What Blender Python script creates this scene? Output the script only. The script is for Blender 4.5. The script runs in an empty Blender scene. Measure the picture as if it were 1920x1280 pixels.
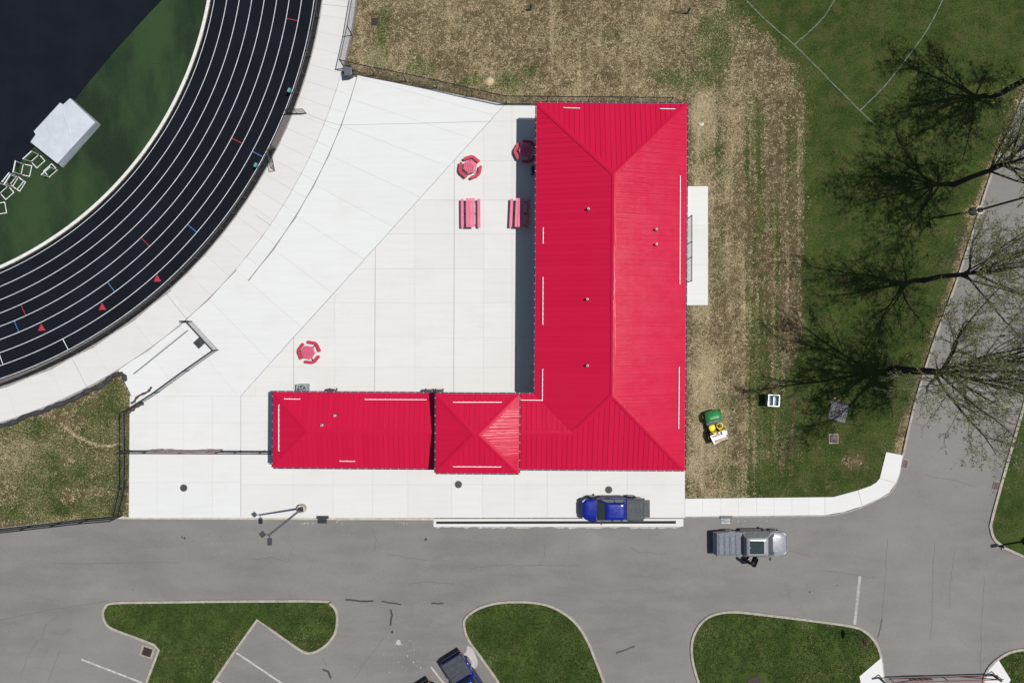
import bpy, math, random
import numpy as np
from mathutils import Vector, Matrix
from mathutils.geometry import tessellate_polygon

random.seed(7)
rng = np.random.default_rng(11)
SC = bpy.context.scene
COL = SC.collection
PI = math.pi
R = math.radians

# ------------------------------------------------------------------ camera, sky, sun, exposure
H = 59.0                      # flying height of the drone
PXM = 22.0                    # ground pixels per metre in the 1920 px wide photograph
cam_d = bpy.data.cameras.new('camera')
cam = bpy.data.objects.new('camera', cam_d); COL.objects.link(cam)
cam.location = (0, 0, H)
cam_d.sensor_width = 36.0
cam_d.lens = 36.0 * H / (1920 / PXM)
cam_d.clip_start = 0.5; cam_d.clip_end = 2000
SC.camera = cam

SUN_DIR = Vector((0.446, 0.0715, 1.0)).normalized()      # towards the sun
elev = math.asin(SUN_DIR.z); azim = math.atan2(SUN_DIR.x, SUN_DIR.y)
world = bpy.data.worlds.new('World'); SC.world = world
world.use_nodes = True
wn = world.node_tree; wn.nodes.clear()
sky = wn.nodes.new('ShaderNodeTexSky'); sky.sky_type = 'NISHITA'; sky.sun_disc = False
sky.sun_elevation = elev; sky.sun_rotation = azim
bg = wn.nodes.new('ShaderNodeBackground'); bg.inputs['Strength'].default_value = 0.066
wo = wn.nodes.new('ShaderNodeOutputWorld')
wn.links.new(sky.outputs[0], bg.inputs[0]); wn.links.new(bg.outputs[0], wo.inputs[0])
sun_d = bpy.data.lights.new('sun', 'SUN'); sun_d.energy = 4.6; sun_d.angle = R(0.53); sun_d.color = (1.0, 0.965, 0.91)
sun = bpy.data.objects.new('sun', sun_d); COL.objects.link(sun)
sun.location = SUN_DIR * 120
sun.rotation_euler = SUN_DIR.to_track_quat('Z', 'Y').to_euler()
SC.view_settings.view_transform = 'Standard'
SC.view_settings.look = 'None'
SC.view_settings.exposure = 0.0; SC.view_settings.gamma = 1.0
SC.view_settings.use_curve_mapping = False

# ------------------------------------------------------------------ helpers
def W(px, py, h=0.0):
    """photograph pixel -> metres on the level h"""
    s = (1 - h / H) / PXM
    return ((px - 960) * s, (640 - py) * s)

def WL(pts, h=0.0):
    return [W(x, y, h) for x, y in pts]

class MB:
    def __init__(s):
        s.v = []; s.f = []; s.m = []
    def face(s, pts, m=0):
        b = len(s.v); s.v.extend([tuple(p) for p in pts]); s.f.append(tuple(range(b, b + len(pts)))); s.m.append(m)
    def prism(s, poly, z0, z1, m=0, mtop=None, bottom=True):
        """poly: 2-D points counter-clockwise (any simple polygon)"""
        if area(poly) < 0: poly = poly[::-1]
        n = len(poly); b = len(s.v)
        s.v.extend([(x, y, z0) for x, y in poly]); s.v.extend([(x, y, z1) for x, y in poly])
        mt = m if mtop is None else mtop
        s.f.append(tuple(b + n + i for i in range(n))); s.m.append(mt)
        if bottom:
            s.f.append(tuple(b + i for i in range(n - 1, -1, -1))); s.m.append(m)
        for i in range(n):
            j = (i + 1) % n
            s.f.append((b + i, b + j, b + n + j, b + n + i)); s.m.append(m)
    def box(s, c, d, rz=0.0, m=0, mat=None):
        cx, cy, cz = c; dx, dy, dz = d[0] / 2, d[1] / 2, d[2] / 2
        b = len(s.v)
        ca, sa = math.cos(rz), math.sin(rz)
        for z in (-dz, dz):
            for x, y in ((-dx, -dy), (dx, -dy), (dx, dy), (-dx, dy)):
                p = Vector((x * ca - y * sa, x * sa + y * ca, z))
                if mat is not None: p = mat @ Vector((x, y, z))
                s.v.append((p.x + cx, p.y + cy, p.z + cz))
        for q in ((3, 2, 1, 0), (4, 5, 6, 7), (0, 1, 5, 4), (1, 2, 6, 5), (2, 3, 7, 6), (3, 0, 4, 7)):
            s.f.append(tuple(b + i for i in q)); s.m.append(m)
    def bar(s, a, b, w, h, m=0):
        """square bar from a to b (w across, h the other way)"""
        a = Vector(a); b = Vector(b); d = b - a; L = d.length
        if L < 1e-6: return
        q = d.to_track_quat('X', 'Z').to_matrix()
        s.box((a + b) / 2, (L, w, h), m=m, mat=q)
    def tube(s, pts, rad, n=6, m=0, cap=True):
        pts = [Vector(p) for p in pts]; k = len(pts)
        if not hasattr(rad, '__len__'): rad = [rad] * k
        base = len(s.v); up = Vector((0.31, 0.17, 0.93))
        prev = None
        for i, p in enumerate(pts):
            d = (pts[min(i + 1, k - 1)] - pts[max(i - 1, 0)]).normalized()
            if prev is None:
                u = d.cross(up)
                if u.length < 1e-3: u = d.cross(Vector((1, 0, 0)))
            else:
                u = prev - d * prev.dot(d)
            u.normalize(); prev = u; w = d.cross(u)
            for j in range(n):
                a = 2 * PI * j / n
                q = p + (u * math.cos(a) + w * math.sin(a)) * rad[i]
                s.v.append((q.x, q.y, q.z))
        for i in range(k - 1):
            for j in range(n):
                a = base + i * n + j; b = base + i * n + (j + 1) % n
                s.f.append((a, b, b + n, a + n)); s.m.append(m)
        if cap:
            s.f.append(tuple(base + j for j in range(n - 1, -1, -1))); s.m.append(m)
            s.f.append(tuple(base + (k - 1) * n + j for j in range(n))); s.m.append(m)
    def loft(s, rings, m=0, cap=True, closed=True):
        n = len(rings[0]); base = len(s.v)
        for r in rings: s.v.extend([tuple(p) for p in r])
        for i in range(len(rings) - 1):
            for j in range(n if closed else n - 1):
                a = base + i * n + j; b = base + i * n + (j + 1) % n
                s.f.append((a, b, b + n, a + n)); s.m.append(m)
        if cap:
            s.f.append(tuple(base + j for j in range(n - 1, -1, -1))); s.m.append(m)
            e = base + (len(rings) - 1) * n
            s.f.append(tuple(e + j for j in range(n))); s.m.append(m)
    def cyl(s, c, r, z0, z1, n=20, m=0, r1=None):
        r1 = r if r1 is None else r1
        s.loft([[(c[0] + r * math.cos(2 * PI * i / n), c[1] + r * math.sin(2 * PI * i / n), z0) for i in range(n)],
                [(c[0] + r1 * math.cos(2 * PI * i / n), c[1] + r1 * math.sin(2 * PI * i / n), z1) for i in range(n)]], m=m)
    def xcyl(s, c, r, w, n=20, m=0, axis='Y'):
        """short cylinder lying along Y"""
        s.loft([[(c[0] + r * math.cos(2 * PI * i / n), c[1] - w / 2, c[2] + r * math.sin(2 * PI * i / n)) for i in range(n)],
                [(c[0] + r * math.cos(2 * PI * i / n), c[1] + w / 2, c[2] + r * math.sin(2 * PI * i / n)) for i in range(n)]], m=m)
    def build(s, name, mats, parent=None, smooth=None, recalc=False, **props):
        me = bpy.data.meshes.new(name)
        me.from_pydata(s.v, [], s.f)
        if not isinstance(mats, (list, tuple)): mats = [mats]
        for q in mats: me.materials.append(q)
        if any(s.m): me.polygons.foreach_set('material_index', s.m)
        if recalc:
            import bmesh
            bm = bmesh.new(); bm.from_mesh(me); bmesh.ops.recalc_face_normals(bm, faces=bm.faces); bm.to_mesh(me); bm.free()
        if smooth is not None:
            me.polygons.foreach_set('use_smooth', [True] * len(me.polygons))
            me.set_sharp_from_angle(angle=R(smooth))
        me.update()
        o = bpy.data.objects.new(name, me); COL.objects.link(o)
        if parent is not None: o.parent = parent
        for k, val in props.items(): o[k] = val
        return o

def area(p):
    return 0.5 * sum(p[i][0] * p[(i + 1) % len(p)][1] - p[(i + 1) % len(p)][0] * p[i][1] for i in range(len(p)))

def clip(poly, a, b, c):
    """keep the part of poly where a*x + b*y + c >= 0"""
    out = []; n = len(poly)
    for i in range(n):
        p, q = poly[i], poly[(i + 1) % n]
        dp = a * p[0] + b * p[1] + c; dq = a * q[0] + b * q[1] + c
        if dp >= 0: out.append(p)
        if (dp > 0 and dq < 0) or (dp < 0 and dq > 0):
            t = dp / (dp - dq); out.append((p[0] + t * (q[0] - p[0]), p[1] + t * (q[1] - p[1])))
    return out

def half(p, q):
    """half plane to the left of p->q"""
    dx, dy = q[0] - p[0], q[1] - p[1]
    return (-dy, dx, dy * p[0] - dx * p[1])

def shrink(poly, d):
    """inset a convex polygon by d"""
    if area(poly) < 0: poly = poly[::-1]
    out = poly; n = len(poly)
    for i in range(n):
        p, q = poly[i], poly[(i + 1) % n]
        L = math.hypot(q[0] - p[0], q[1] - p[1])
        if L < 1e-6: continue
        a, b, c = half(p, q); out = clip(out, a / L, b / L, c / L - d)
        if len(out) < 3: return []
    return out

def catmull(pts, n=6, closed=True):
    out = []; k = len(pts)
    rngk = range(k if closed else k - 1)
    for i in rngk:
        g = (lambda j: pts[j % k]) if closed else (lambda j: pts[max(0, min(k - 1, j))])
        p0, p1, p2, p3 = g(i - 1), g(i), g(i + 1), g(i + 2)
        for t in range(n):
            u = t / n
            out.append(tuple(0.5 * (2 * p1[q] + (p2[q] - p0[q]) * u + (2 * p0[q] - 5 * p1[q] + 4 * p2[q] - p3[q]) * u * u + (3 * p1[q] - p0[q] - 3 * p2[q] + p3[q]) * u ** 3) for q in (0, 1)))
    if not closed: out.append(pts[-1])
    return out

def offset(pts, d, closed=True):
    """shift a polyline to its left by d"""
    out = []; k = len(pts)
    for i in range(k):
        a = pts[(i - 1) % k] if closed or i > 0 else pts[i]
        b = pts[(i + 1) % k] if closed or i < k - 1 else pts[i]
        dx, dy = b[0] - a[0], b[1] - a[1]; L = math.hypot(dx, dy) or 1
        out.append((pts[i][0] - dy / L * d, pts[i][1] + dx / L * d))
    return out

def sheet(name, poly, z, m, **props):
    """flat sheet from any simple polygon"""
    if area(poly) < 0: poly = poly[::-1]
    tris = tessellate_polygon([[Vector((x, y, 0)) for x, y in poly]])
    mb = MB(); mb.v = [(x, y, z) for x, y in poly]
    for t in tris:
        a = area([poly[i] for i in t])
        mb.f.append(tuple(t) if a > 0 else tuple(reversed(t))); mb.m.append(0)
    return mb.build(name, m, **props)

def strip(mb, pts, w, z, m=0, closed=False):
    """flat painted strip of width w along a polyline (no overlap between its quads)"""
    l = offset(pts, w / 2, closed); r = offset(pts, -w / 2, closed)
    b = len(mb.v); k = len(pts)
    for i in range(k):
        mb.v.append((r[i][0], r[i][1], z)); mb.v.append((l[i][0], l[i][1], z))
    for i in range(k if closed else k - 1):
        j = (i + 1) % k
        mb.f.append((b + 2 * i, b + 2 * j, b + 2 * j + 1, b + 2 * i + 1)); mb.m.append(m)

def thing(name, label, cat, loc=(0, 0, 0), rz=0.0, group=None):
    o = bpy.data.objects.new(name, None); COL.objects.link(o)
    o.location = loc; o.rotation_euler = (0, 0, rz); o.empty_display_size = 0.3
    o['label'] = label; o['category'] = cat
    if group: o['group'] = group
    return o

def dup(root, loc, rz, label=None):
    r = root.copy(); COL.objects.link(r); r.location = loc; r.rotation_euler = (0, 0, rz)
    if label: r['label'] = label
    def rec(src, dst):
        for ch in list(src.children):
            c = ch.copy(); COL.objects.link(c); c.parent = dst
            rec(ch, c)
    rec(root, r)
    return r

# ------------------------------------------------------------------ materials
def nn(t, typ, **kw):
    n = t.nodes.new(typ)
    for k, v in kw.items():
        if k in n.inputs: n.inputs[k].default_value = v
        else: setattr(n, k, v)
    return n

def newmat(name):
    m = bpy.data.materials.new(name); m.use_nodes = True
    t = m.node_tree; t.nodes.clear()
    out = t.nodes.new('ShaderNodeOutputMaterial'); p = t.nodes.new('ShaderNodeBsdfPrincipled')
    t.links.new(p.outputs[0], out.inputs[0])
    return m, t, p

def rgba(c): return (c[0], c[1], c[2], 1.0)

def mixc(t, fac, a, b):
    """colour mix; a/b colours or sockets, fac socket or value"""
    n = t.nodes.new('ShaderNodeMix'); n.data_type = 'RGBA'
    for sock, val in ((n.inputs[0], fac), (n.inputs[6], a), (n.inputs[7], b)):
        if hasattr(val, 'is_output'): t.links.new(val, sock)
        elif isinstance(val, (int, float)): sock.default_value = val
        else: sock.default_value = rgba(val)
    return n.outputs[2]

def mathn(t, op, a, b=0.0, clampit=False):
    n = t.nodes.new('ShaderNodeMath'); n.operation = op; n.use_clamp = clampit
    for sock, val in ((n.inputs[0], a), (n.inputs[1], b)):
        if hasattr(val, 'is_output'): t.links.new(val, sock)
        else: sock.default_value = val
    return n.outputs[0]

def ramp(t, val, lo, hi, a=0.0, b=1.0):
    n = t.nodes.new('ShaderNodeMapRange'); n.interpolation_type = 'SMOOTHSTEP'
    t.links.new(val, n.inputs[0])
    for i, q in ((1, lo), (2, hi), (3, a), (4, b)):
        if hasattr(q, 'is_output'): t.links.new(q, n.inputs[i])
        else: n.inputs[i].default_value = q
    return n.outputs[0]

def noise(t, vec, scale, detail=4, rough=0.55, dist=0.0):
    n = t.nodes.new('ShaderNodeTexNoise'); n.inputs['Scale'].default_value = scale
    n.inputs['Detail'].default_value = detail; n.inputs['Roughness'].default_value = rough; n.inputs['Distortion'].default_value = dist
    t.links.new(vec, n.inputs['Vector'])
    return n.outputs[0]

def position(t): return t.nodes.new('ShaderNodeNewGeometry').outputs['Position']
def objco(t): return t.nodes.new('ShaderNodeTexCoord').outputs['Object']
def mapped(t, vec, scale=(1, 1, 1), rot=(0, 0, 0)):
    n = t.nodes.new('ShaderNodeMapping'); n.inputs['Scale'].default_value = scale; n.inputs['Rotation'].default_value = rot
    t.links.new(vec, n.inputs['Vector']); return n.outputs[0]
def bump(t, p, h, strength=0.3, dist=0.02):
    b = t.nodes.new('ShaderNodeBump'); b.inputs['Strength'].default_value = strength; b.inputs['Distance'].default_value = dist
    t.links.new(h, b.inputs['Height']); t.links.new(b.outputs[0], p.inputs['Normal'])

def M(name, col, rough=0.6, var=0.12, scale=6.0, metallic=0.0, spec=0.5, coat=0.0, bmp=0.0, dirt=None):
    m, t, p = newmat(name)
    v = objco(t)
    n = noise(t, v, scale, 5, 0.6)
    a = tuple(c * (1 - var) for c in col); b = tuple(min(1, c * (1 + var)) for c in col)
    c = mixc(t, ramp(t, n, 0.3, 0.7), a, b)
    if dirt:
        c = mixc(t, ramp(t, noise(t, v, scale * 0.35, 6, 0.65), 0.55, 0.78, 0, 0.55), c, dirt)
    t.links.new(c, p.inputs['Base Color'])
    t.links.new(ramp(t, noise(t, v, scale * 2.3, 3), 0.3, 0.7, rough * 0.85, min(1, rough * 1.15)), p.inputs['Roughness'])
    p.inputs['Metallic'].default_value = metallic
    p.inputs['Specular IOR Level'].default_value = spec
    p.inputs['Coat Weight'].default_value = coat; p.inputs['Coat Roughness'].default_value = 0.06
    if bmp: bump(t, p, n, bmp, 0.02)
    return m

def mat_ground():
    m, t, p = newmat('patchy_ground')
    v = position(t)
    at = t.nodes.new('ShaderNodeAttribute'); at.attribute_name = 'green'; g = at.outputs['Fac']
    at2 = t.nodes.new('ShaderNodeAttribute'); at2.attribute_name = 'straw'; s = at2.outputs['Fac']
    soil = mixc(t, ramp(t, noise(t, v, 1.7, 8, 0.65), 0.3, 0.7), (0.060, 0.047, 0.022), (0.128, 0.099, 0.052))
    soil = mixc(t, ramp(t, noise(t, v, 12, 5, 0.8), 0.48, 0.68, 0, 0.8), soil, (0.042, 0.036, 0.015))
    # thin vertical wheel and rake marks in the seeded strip
    fine = noise(t, v, 7.0, 9, 0.72, 0.6)
    mid = noise(t, v, 1.6, 6, 0.7, 0.3)
    gm = mathn(t, 'ADD', mathn(t, 'MULTIPLY', fine, 0.75), mathn(t, 'MULTIPLY', mid, 0.45))
    th = mathn(t, 'SUBTRACT', 0.90, mathn(t, 'MULTIPLY', g, 0.62))
    gmask = ramp(t, mathn(t, 'SUBTRACT', gm, th), -0.06, 0.08)
    gcol = mixc(t, ramp(t, noise(t, v, 0.45, 5, 0.6), 0.35, 0.65), (0.024, 0.044, 0.0075), (0.047, 0.072, 0.0135))
    gcol = mixc(t, ramp(t, noise(t, v, 9.0, 5, 0.8), 0.50, 0.66, 0, 0.9), gcol, (0.085, 0.105, 0.034))
    gcol = mixc(t, ramp(t, noise(t, v, 0.9, 6, 0.7), 0.47, 0.66, 0, 0.72), gcol, (0.074, 0.068, 0.028))
    gcol = mixc(t, ramp(t, noise(t, v, 7.0, 6, 0.8), 0.50, 0.64, 0, 0.85), gcol, (0.010, 0.020, 0.004))
    base = mixc(t, gmask, soil, gcol)
    fl = noise(t, v, 11.0, 3, 0.7, 1.1)
    fl2 = noise(t, v, 0.6, 4, 0.6)
    ft = mathn(t, 'SUBTRACT', 0.80, mathn(t, 'MULTIPLY', s, 0.30))
    fm = ramp(t, mathn(t, 'SUBTRACT', mathn(t, 'ADD', fl, mathn(t, 'MULTIPLY', mathn(t, 'SUBTRACT', fl2, 0.5), 0.25)), ft), -0.02, 0.05)
    scol = mixc(t, noise(t, v, 14, 3), (0.26, 0.205, 0.115), (0.46, 0.375, 0.240))
    col = mixc(t, mathn(t, 'MULTIPLY', fm, 0.9), base, scol)
    t.links.new(col, p.inputs['Base Color'])
    p.inputs['Roughness'].default_value = 0.95; p.inputs['Specular IOR Level'].default_value = 0.15
    bump(t, p, mathn(t, 'ADD', fine, fl), 0.9, 0.06)
    return m

def mat_lawn():
    m, t, p = newmat('island_turf')
    v = position(t)
    c = mixc(t, ramp(t, noise(t, v, 0.5, 6, 0.6), 0.33, 0.67), (0.024, 0.045, 0.008), (0.050, 0.077, 0.016))
    c = mixc(t, ramp(t, noise(t, v, 9.0, 6, 0.75), 0.51, 0.68, 0, 0.8), c, (0.072, 0.102, 0.028))
    c = mixc(t, ramp(t, noise(t, v, 6.0, 6, 0.75, 0.5), 0.55, 0.78, 0, 0.75), c, (0.012, 0.026, 0.006))
    c = mixc(t, ramp(t, noise(t, v, 0.75, 5, 0.7), 0.52, 0.72, 0, 0.60), c, (0.095, 0.088, 0.036))
    t.links.new(c, p.inputs['Base Color']); p.inputs['Roughness'].default_value = 0.95; p.inputs['Specular IOR Level'].default_value = 0.15
    bump(t, p, noise(t, v, 12, 6, 0.7), 0.9, 0.06)
    return m

def mat_asphalt():
    m, t, p = newmat('aged_asphalt')
    v = position(t)
    big = noise(t, v, 0.075, 5, 0.6)
    mid = noise(t, mapped(t, v, (0.35, 1.2, 1)), 0.6, 6, 0.6)
    c = mixc(t, ramp(t, big, 0.32, 0.68), (0.148, 0.143, 0.138), (0.196, 0.188, 0.178))
    c = mixc(t, ramp(t, mid, 0.35, 0.7, 0, 0.5), c, (0.222, 0.210, 0.196))
    c = mixc(t, ramp(t, noise(t, v, 16, 6, 0.85), 0.3, 0.7, 0.0, 0.40), c, (0.105, 0.10, 0.096))
    c = mixc(t, ramp(t, noise(t, v, 26, 3, 0.8), 0.54, 0.68, 0.0, 0.62), c, (0.31, 0.30, 0.285))
    # dusty swept patches
    c = mixc(t, ramp(t, noise(t, mapped(t, v, (0.5, 0.9, 1), (0, 0, 0.6)), 0.33, 6, 0.65), 0.56, 0.78, 0, 0.32), c, (0.27, 0.255, 0.24))
    c = mixc(t, ramp(t, noise(t, mapped(t, v, (0.12, 1.6, 1)), 0.8, 6, 0.7), 0.56, 0.74, 0, 0.16), c, (0.12, 0.116, 0.112))
    c = mixc(t, ramp(t, noise(t, v, 2.2, 7, 0.75), 0.58, 0.74, 0, 0.26), c, (0.115, 0.11, 0.106))
    # hairline cracks in places
    dv = t.nodes.new('ShaderNodeVectorMath'); dv.operation = 'ADD'
    nz = t.nodes.new('ShaderNodeTexNoise'); nz.inputs['Scale'].default_value = 1.6; nz.inputs['Detail'].default_value = 6; nz.inputs['Roughness'].default_value = 0.7
    t.links.new(v, nz.inputs['Vector'])
    sc = t.nodes.new('ShaderNodeVectorMath'); sc.operation = 'SCALE'; sc.inputs['Scale'].default_value = 1.1
    t.links.new(nz.outputs['Color'], sc.inputs[0]); t.links.new(v, dv.inputs[0]); t.links.new(sc.outputs[0], dv.inputs[1])
    vo = t.nodes.new('ShaderNodeTexVoronoi'); vo.feature = 'DISTANCE_TO_EDGE'; vo.inputs['Scale'].default_value = 0.17
    t.links.new(dv.outputs[0], vo.inputs['Vector'])
    line = ramp(t, vo.outputs['Distance'], 0.001, 0.0055, 1.0, 0.0)
    where = ramp(t, noise(t, v, 0.14, 3, 0.6), 0.50, 0.60)
    c = mixc(t, mathn(t, 'MULTIPLY', mathn(t, 'MULTIPLY', line, where), 0.20), c, (0.07, 0.066, 0.062))
    t.links.new(c, p.inputs['Base Color']); p.inputs['Roughness'].default_value = 0.9; p.inputs['Specular IOR Level'].default_value = 0.25
    bump(t, p, noise(t, v, 26, 4, 0.8), 0.5, 0.012)
    return m

def mat_concrete(name, col, broom=0.0, var=0.06):
    m, t, p = newmat(name)
    v = position(t)
    oi = t.nodes.new('ShaderNodeObjectInfo').outputs['Random']
    k = ramp(t, oi, 0, 1, 0.0, 1.0)
    a = tuple(c * (1 - var) for c in col); b = tuple(min(0.85, c * (1 + var * 0.6)) for c in col)
    c = mixc(t, k, a, b)
    st = noise(t, mapped(t, v, (0.25, 3.5, 1), (0, 0, broom)), 0.9, 6, 0.65)
    c = mixc(t, ramp(t, st, 0.35, 0.75, 0, 0.40), c, tuple(q * 0.88 for q in col))
    c = mixc(t, ramp(t, noise(t, v, 0.30, 6, 0.65), 0.50, 0.74, 0, 0.40), c, (col[0] * 0.89, col[1] * 0.86, col[2] * 0.79))
    c = mixc(t, ramp(t, noise(t, mapped(t, v, (0.5, 0.5, 1)), 0.5, 8, 0.75), 0.58, 0.74, 0, 0.13), c, tuple(q * 0.82 for q in col))
    c = mixc(t, ramp(t, noise(t, v, 3.2, 5, 0.75), 0.66, 0.8, 0, 0.45), c, tuple(q * 0.80 for q in col))
    c = mixc(t, ramp(t, noise(t, v, 30, 3, 0.7), 0.4, 0.7, 0, 0.25), c, tuple(q * 0.85 for q in col))
    t.links.new(c, p.inputs['Base Color']); p.inputs['Roughness'].default_value = 0.88; p.inputs['Specular IOR Level'].default_value = 0.25
    bump(t, p, noise(t, mapped(t, v, (2, 40, 1), (0, 0, broom)), 1.0, 3), 0.25, 0.004)
    return m

def mat_track(name, col):
    m, t, p = newmat(name)
    v = position(t)
    c = mixc(t, ramp(t, noise(t, v, 0.4, 5, 0.6), 0.3, 0.7), tuple(q * 0.85 for q in col), tuple(q * 1.2 for q in col))
    c = mixc(t, ramp(t, noise(t, v, 24, 3, 0.8), 0.55, 0.75, 0, 0.5), c, tuple(q * 2.0 for q in col))
    c = mixc(t, ramp(t, noise(t, v, 1.4, 6, 0.7), 0.58, 0.8, 0, 0.3), c, tuple(q * 1.7 for q in col))
    t.links.new(c, p.inputs['Base Color']); p.inputs['Roughness'].default_value = 0.95; p.inputs['Specular IOR Level'].default_value = 0.12
    bump(t, p, noise(t, v, 30, 3), 0.4, 0.006)
    return m

def mat_infield():
    m, t, p = newmat('infield_turf')
    v = position(t)
    c = mixc(t, ramp(t, noise(t, mapped(t, v, (1, 0.45, 1), (0, 0, 0.75)), 0.20, 5, 0.6), 0.36, 0.60), (0.0090, 0.0195, 0.0100), (0.026, 0.052, 0.019))
    c = mixc(t, ramp(t, noise(t, v, 11, 5, 0.75), 0.4, 0.75, 0, 0.5), c, (0.032, 0.055, 0.023))
    c = mixc(t, ramp(t, noise(t, v, 7, 5, 0.7), 0.52, 0.75, 0, 0.5), c, (0.007, 0.013, 0.008))
    t.links.new(c, p.inputs['Base Color']); p.inputs['Roughness'].default_value = 0.95; p.inputs['Specular IOR Level'].default_value = 0.2
    bump(t, p, noise(t, v, 14, 5), 0.8, 0.04)
    return m

def mat_roof(k):
    m, t, p = newmat('red_standing_seam_metal')
    v = position(t)
    oi = t.nodes.new('ShaderNodeObjectInfo').outputs['Random']
    c = mixc(t, oi, (0.438, 0.0080, 0.041), (0.464, 0.0092, 0.046))
    c = mixc(t, ramp(t, noise(t, v, 0.5, 6, 0.65), 0.4, 0.75, 0, 0.22), c, (0.42, 0.012, 0.035))
    t.links.new(c, p.inputs['Base Color'])
    t.links.new(ramp(t, noise(t, v, 0.8, 5), 0.3, 0.7, 0.21, 0.27), p.inputs['Roughness'])
    p.inputs['Specular IOR Level'].default_value = 0.12
    fine = noise(t, mapped(t, v, (0.12, 5.5, 0.12) if k else (5.5, 0.12, 0.12)), 1.0, 4, 0.65)
    bump(t, p, fine, 0.9, 0.022)     # oil-canning of the thin rolled sheet, running down the slope
    return m

def mat_leaf(name, a, b):
    m, t, p = newmat(name)
    oi = noise(t, position(t), 3.0, 4, 0.6)
    c = mixc(t, ramp(t, oi, 0.3, 0.7), a, b)
    t.links.new(c, p.inputs['Base Color']); p.inputs['Roughness'].default_value = 0.6; p.inputs['Specular IOR Level'].default_value = 0.3
    tr = t.nodes.new('ShaderNodeBsdfTranslucent'); t.links.new(c, tr.inputs[0])
    mx = t.nodes.new('ShaderNodeMixShader'); mx.inputs[0].default_value = 0.35
    t.links.new(p.outputs[0], mx.inputs[1]); t.links.new(tr.outputs[0], mx.inputs[2])
    t.links.new(mx.outputs[0], t.nodes['Material Output'].inputs[0])
    return m

def mat_glass(name, col, rough=0.05):
    return M(name, col, rough, 0.1, 3.0, 0.0, 0.8, 0.6)

m_ground = mat_ground(); m_lawn = mat_lawn(); m_asph = mat_asphalt()
m_conc = mat_concrete('broom_concrete', (0.575, 0.572, 0.556), 0.0, 0.022)
m_conc_d = mat_concrete('broom_concrete_diagonal', (0.583, 0.588, 0.583), -0.40, 0.015)
m_conc_r = mat_concrete('walkway_concrete', (0.560, 0.553, 0.540), -0.9, 0.02)
m_walk = mat_concrete('sidewalk_concrete', (0.595, 0.595, 0.586), 1.57, 0.02)
m_joint = M('joint_filler', (0.25, 0.245, 0.235), 0.9, 0.2)
m_sealant = M('dark_joint_sealant', (0.10, 0.10, 0.10), 0.8, 0.2)
m_kerb = M('weathered_kerb_concrete', (0.30, 0.275, 0.235), 0.9, 0.18, 2.5, bmp=0.3, dirt=(0.19, 0.165, 0.13))
m_kerb_w = M('pale_track_kerb', (0.58, 0.575, 0.54), 0.85, 0.1, 3)
m_track = mat_track('dark_track_rubber', (0.0058, 0.0072, 0.0112))
m_apron = mat_track('dark_field_rubber', (0.0056, 0.0078, 0.0128))
m_gravelstrip = M('grey_brown_strip', (0.115, 0.103, 0.10), 0.95, 0.25, 9, bmp=0.5)
m_infield = mat_infield()
m_roof = mat_roof(0); m_roof_y = mat_roof(1)
m_white = M('white_paint', (0.72, 0.74, 0.74), 0.6, 0.08, 3)
m_line = M('track_line_white', (0.60, 0.64, 0.66), 0.7, 0.12, 1.5)
m_redp = M('track_mark_red', (0.34, 0.018, 0.032), 0.75, 0.15, 2)
m_bluep = M('track_mark_blue', (0.05, 0.16, 0.36), 0.75, 0.15, 2)
m_stopl = M('worn_stop_paint', (0.30, 0.29, 0.275), 0.85, 0.3, 2.0, dirt=(0.18, 0.172, 0.165))
m_faded = M('faded_parking_paint', (0.38, 0.37, 0.35), 0.85, 0.25, 2.5, dirt=(0.21, 0.2, 0.19))
m_tar = M('crack_sealant', (0.040, 0.038, 0.038), 0.55, 0.3, 4)
m_chalk = M('spilled_white_dust', (0.36, 0.35, 0.335), 0.95, 0.15, 5, dirt=(0.33, 0.32, 0.3))
m_blk = M('black_coated_steel', (0.013, 0.014, 0.016), 0.45, 0.2, 5)
m_blkp = M('black_plastic', (0.022, 0.023, 0.026), 0.55, 0.2, 5)
m_drain = M('matt_black_grating', (0.022, 0.027, 0.026), 0.95, 0.2, 5, spec=0.1)
m_dgrey = M('dark_grey_metal', (0.055, 0.06, 0.07), 0.45, 0.15, 4, metallic=0.3)
m_grate = M('rusty_iron_grate', (0.040, 0.022, 0.020), 0.8, 0.3, 8)
m_iron = M('dark_cast_iron', (0.040, 0.046, 0.050), 0.7, 0.25, 8, bmp=0.4)
m_galv = M('galvanised_steel', (0.34, 0.38, 0.39), 0.38, 0.15, 4, metallic=0.75)
m_alu = M('white_aluminium', (0.74, 0.77, 0.77), 0.4, 0.08, 3)
m_wall = M('pale_block_wall', (0.42, 0.40, 0.37), 0.9, 0.12, 3, bmp=0.3)
m_soffit = M('soffit_panel', (0.35, 0.34, 0.36), 0.7, 0.08)
m_gutter = M('plum_grey_gutter', (0.080, 0.055, 0.105), 0.45, 0.12, 3)
m_bark = M('dark_tree_bark', (0.034, 0.028, 0.022), 0.95, 0.35, 5, bmp=0.6)
m_twig = M('grey_twig_bark', (0.140, 0.130, 0.108), 0.95, 0.3, 5)
m_leaf = mat_leaf('spring_leaf', (0.125, 0.165, 0.028), (0.20, 0.235, 0.050))
m_straw = M('dry_straw', (0.435, 0.350, 0.215), 0.9, 0.3, 1.6)
m_dryg = M('dry_grass', (0.215, 0.185, 0.090), 0.9, 0.3, 1.6)
m_blade = mat_leaf('grass_blade', (0.020, 0.036, 0.006), (0.062, 0.082, 0.018))
m_table = M('red_recycled_plank', (0.52, 0.055, 0.105), 0.5, 0.12, 5, dirt=(0.55, 0.12, 0.18))
m_tabled = M('crimson_bench_plastic', (0.42, 0.014, 0.045), 0.5, 0.12, 5)
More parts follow.
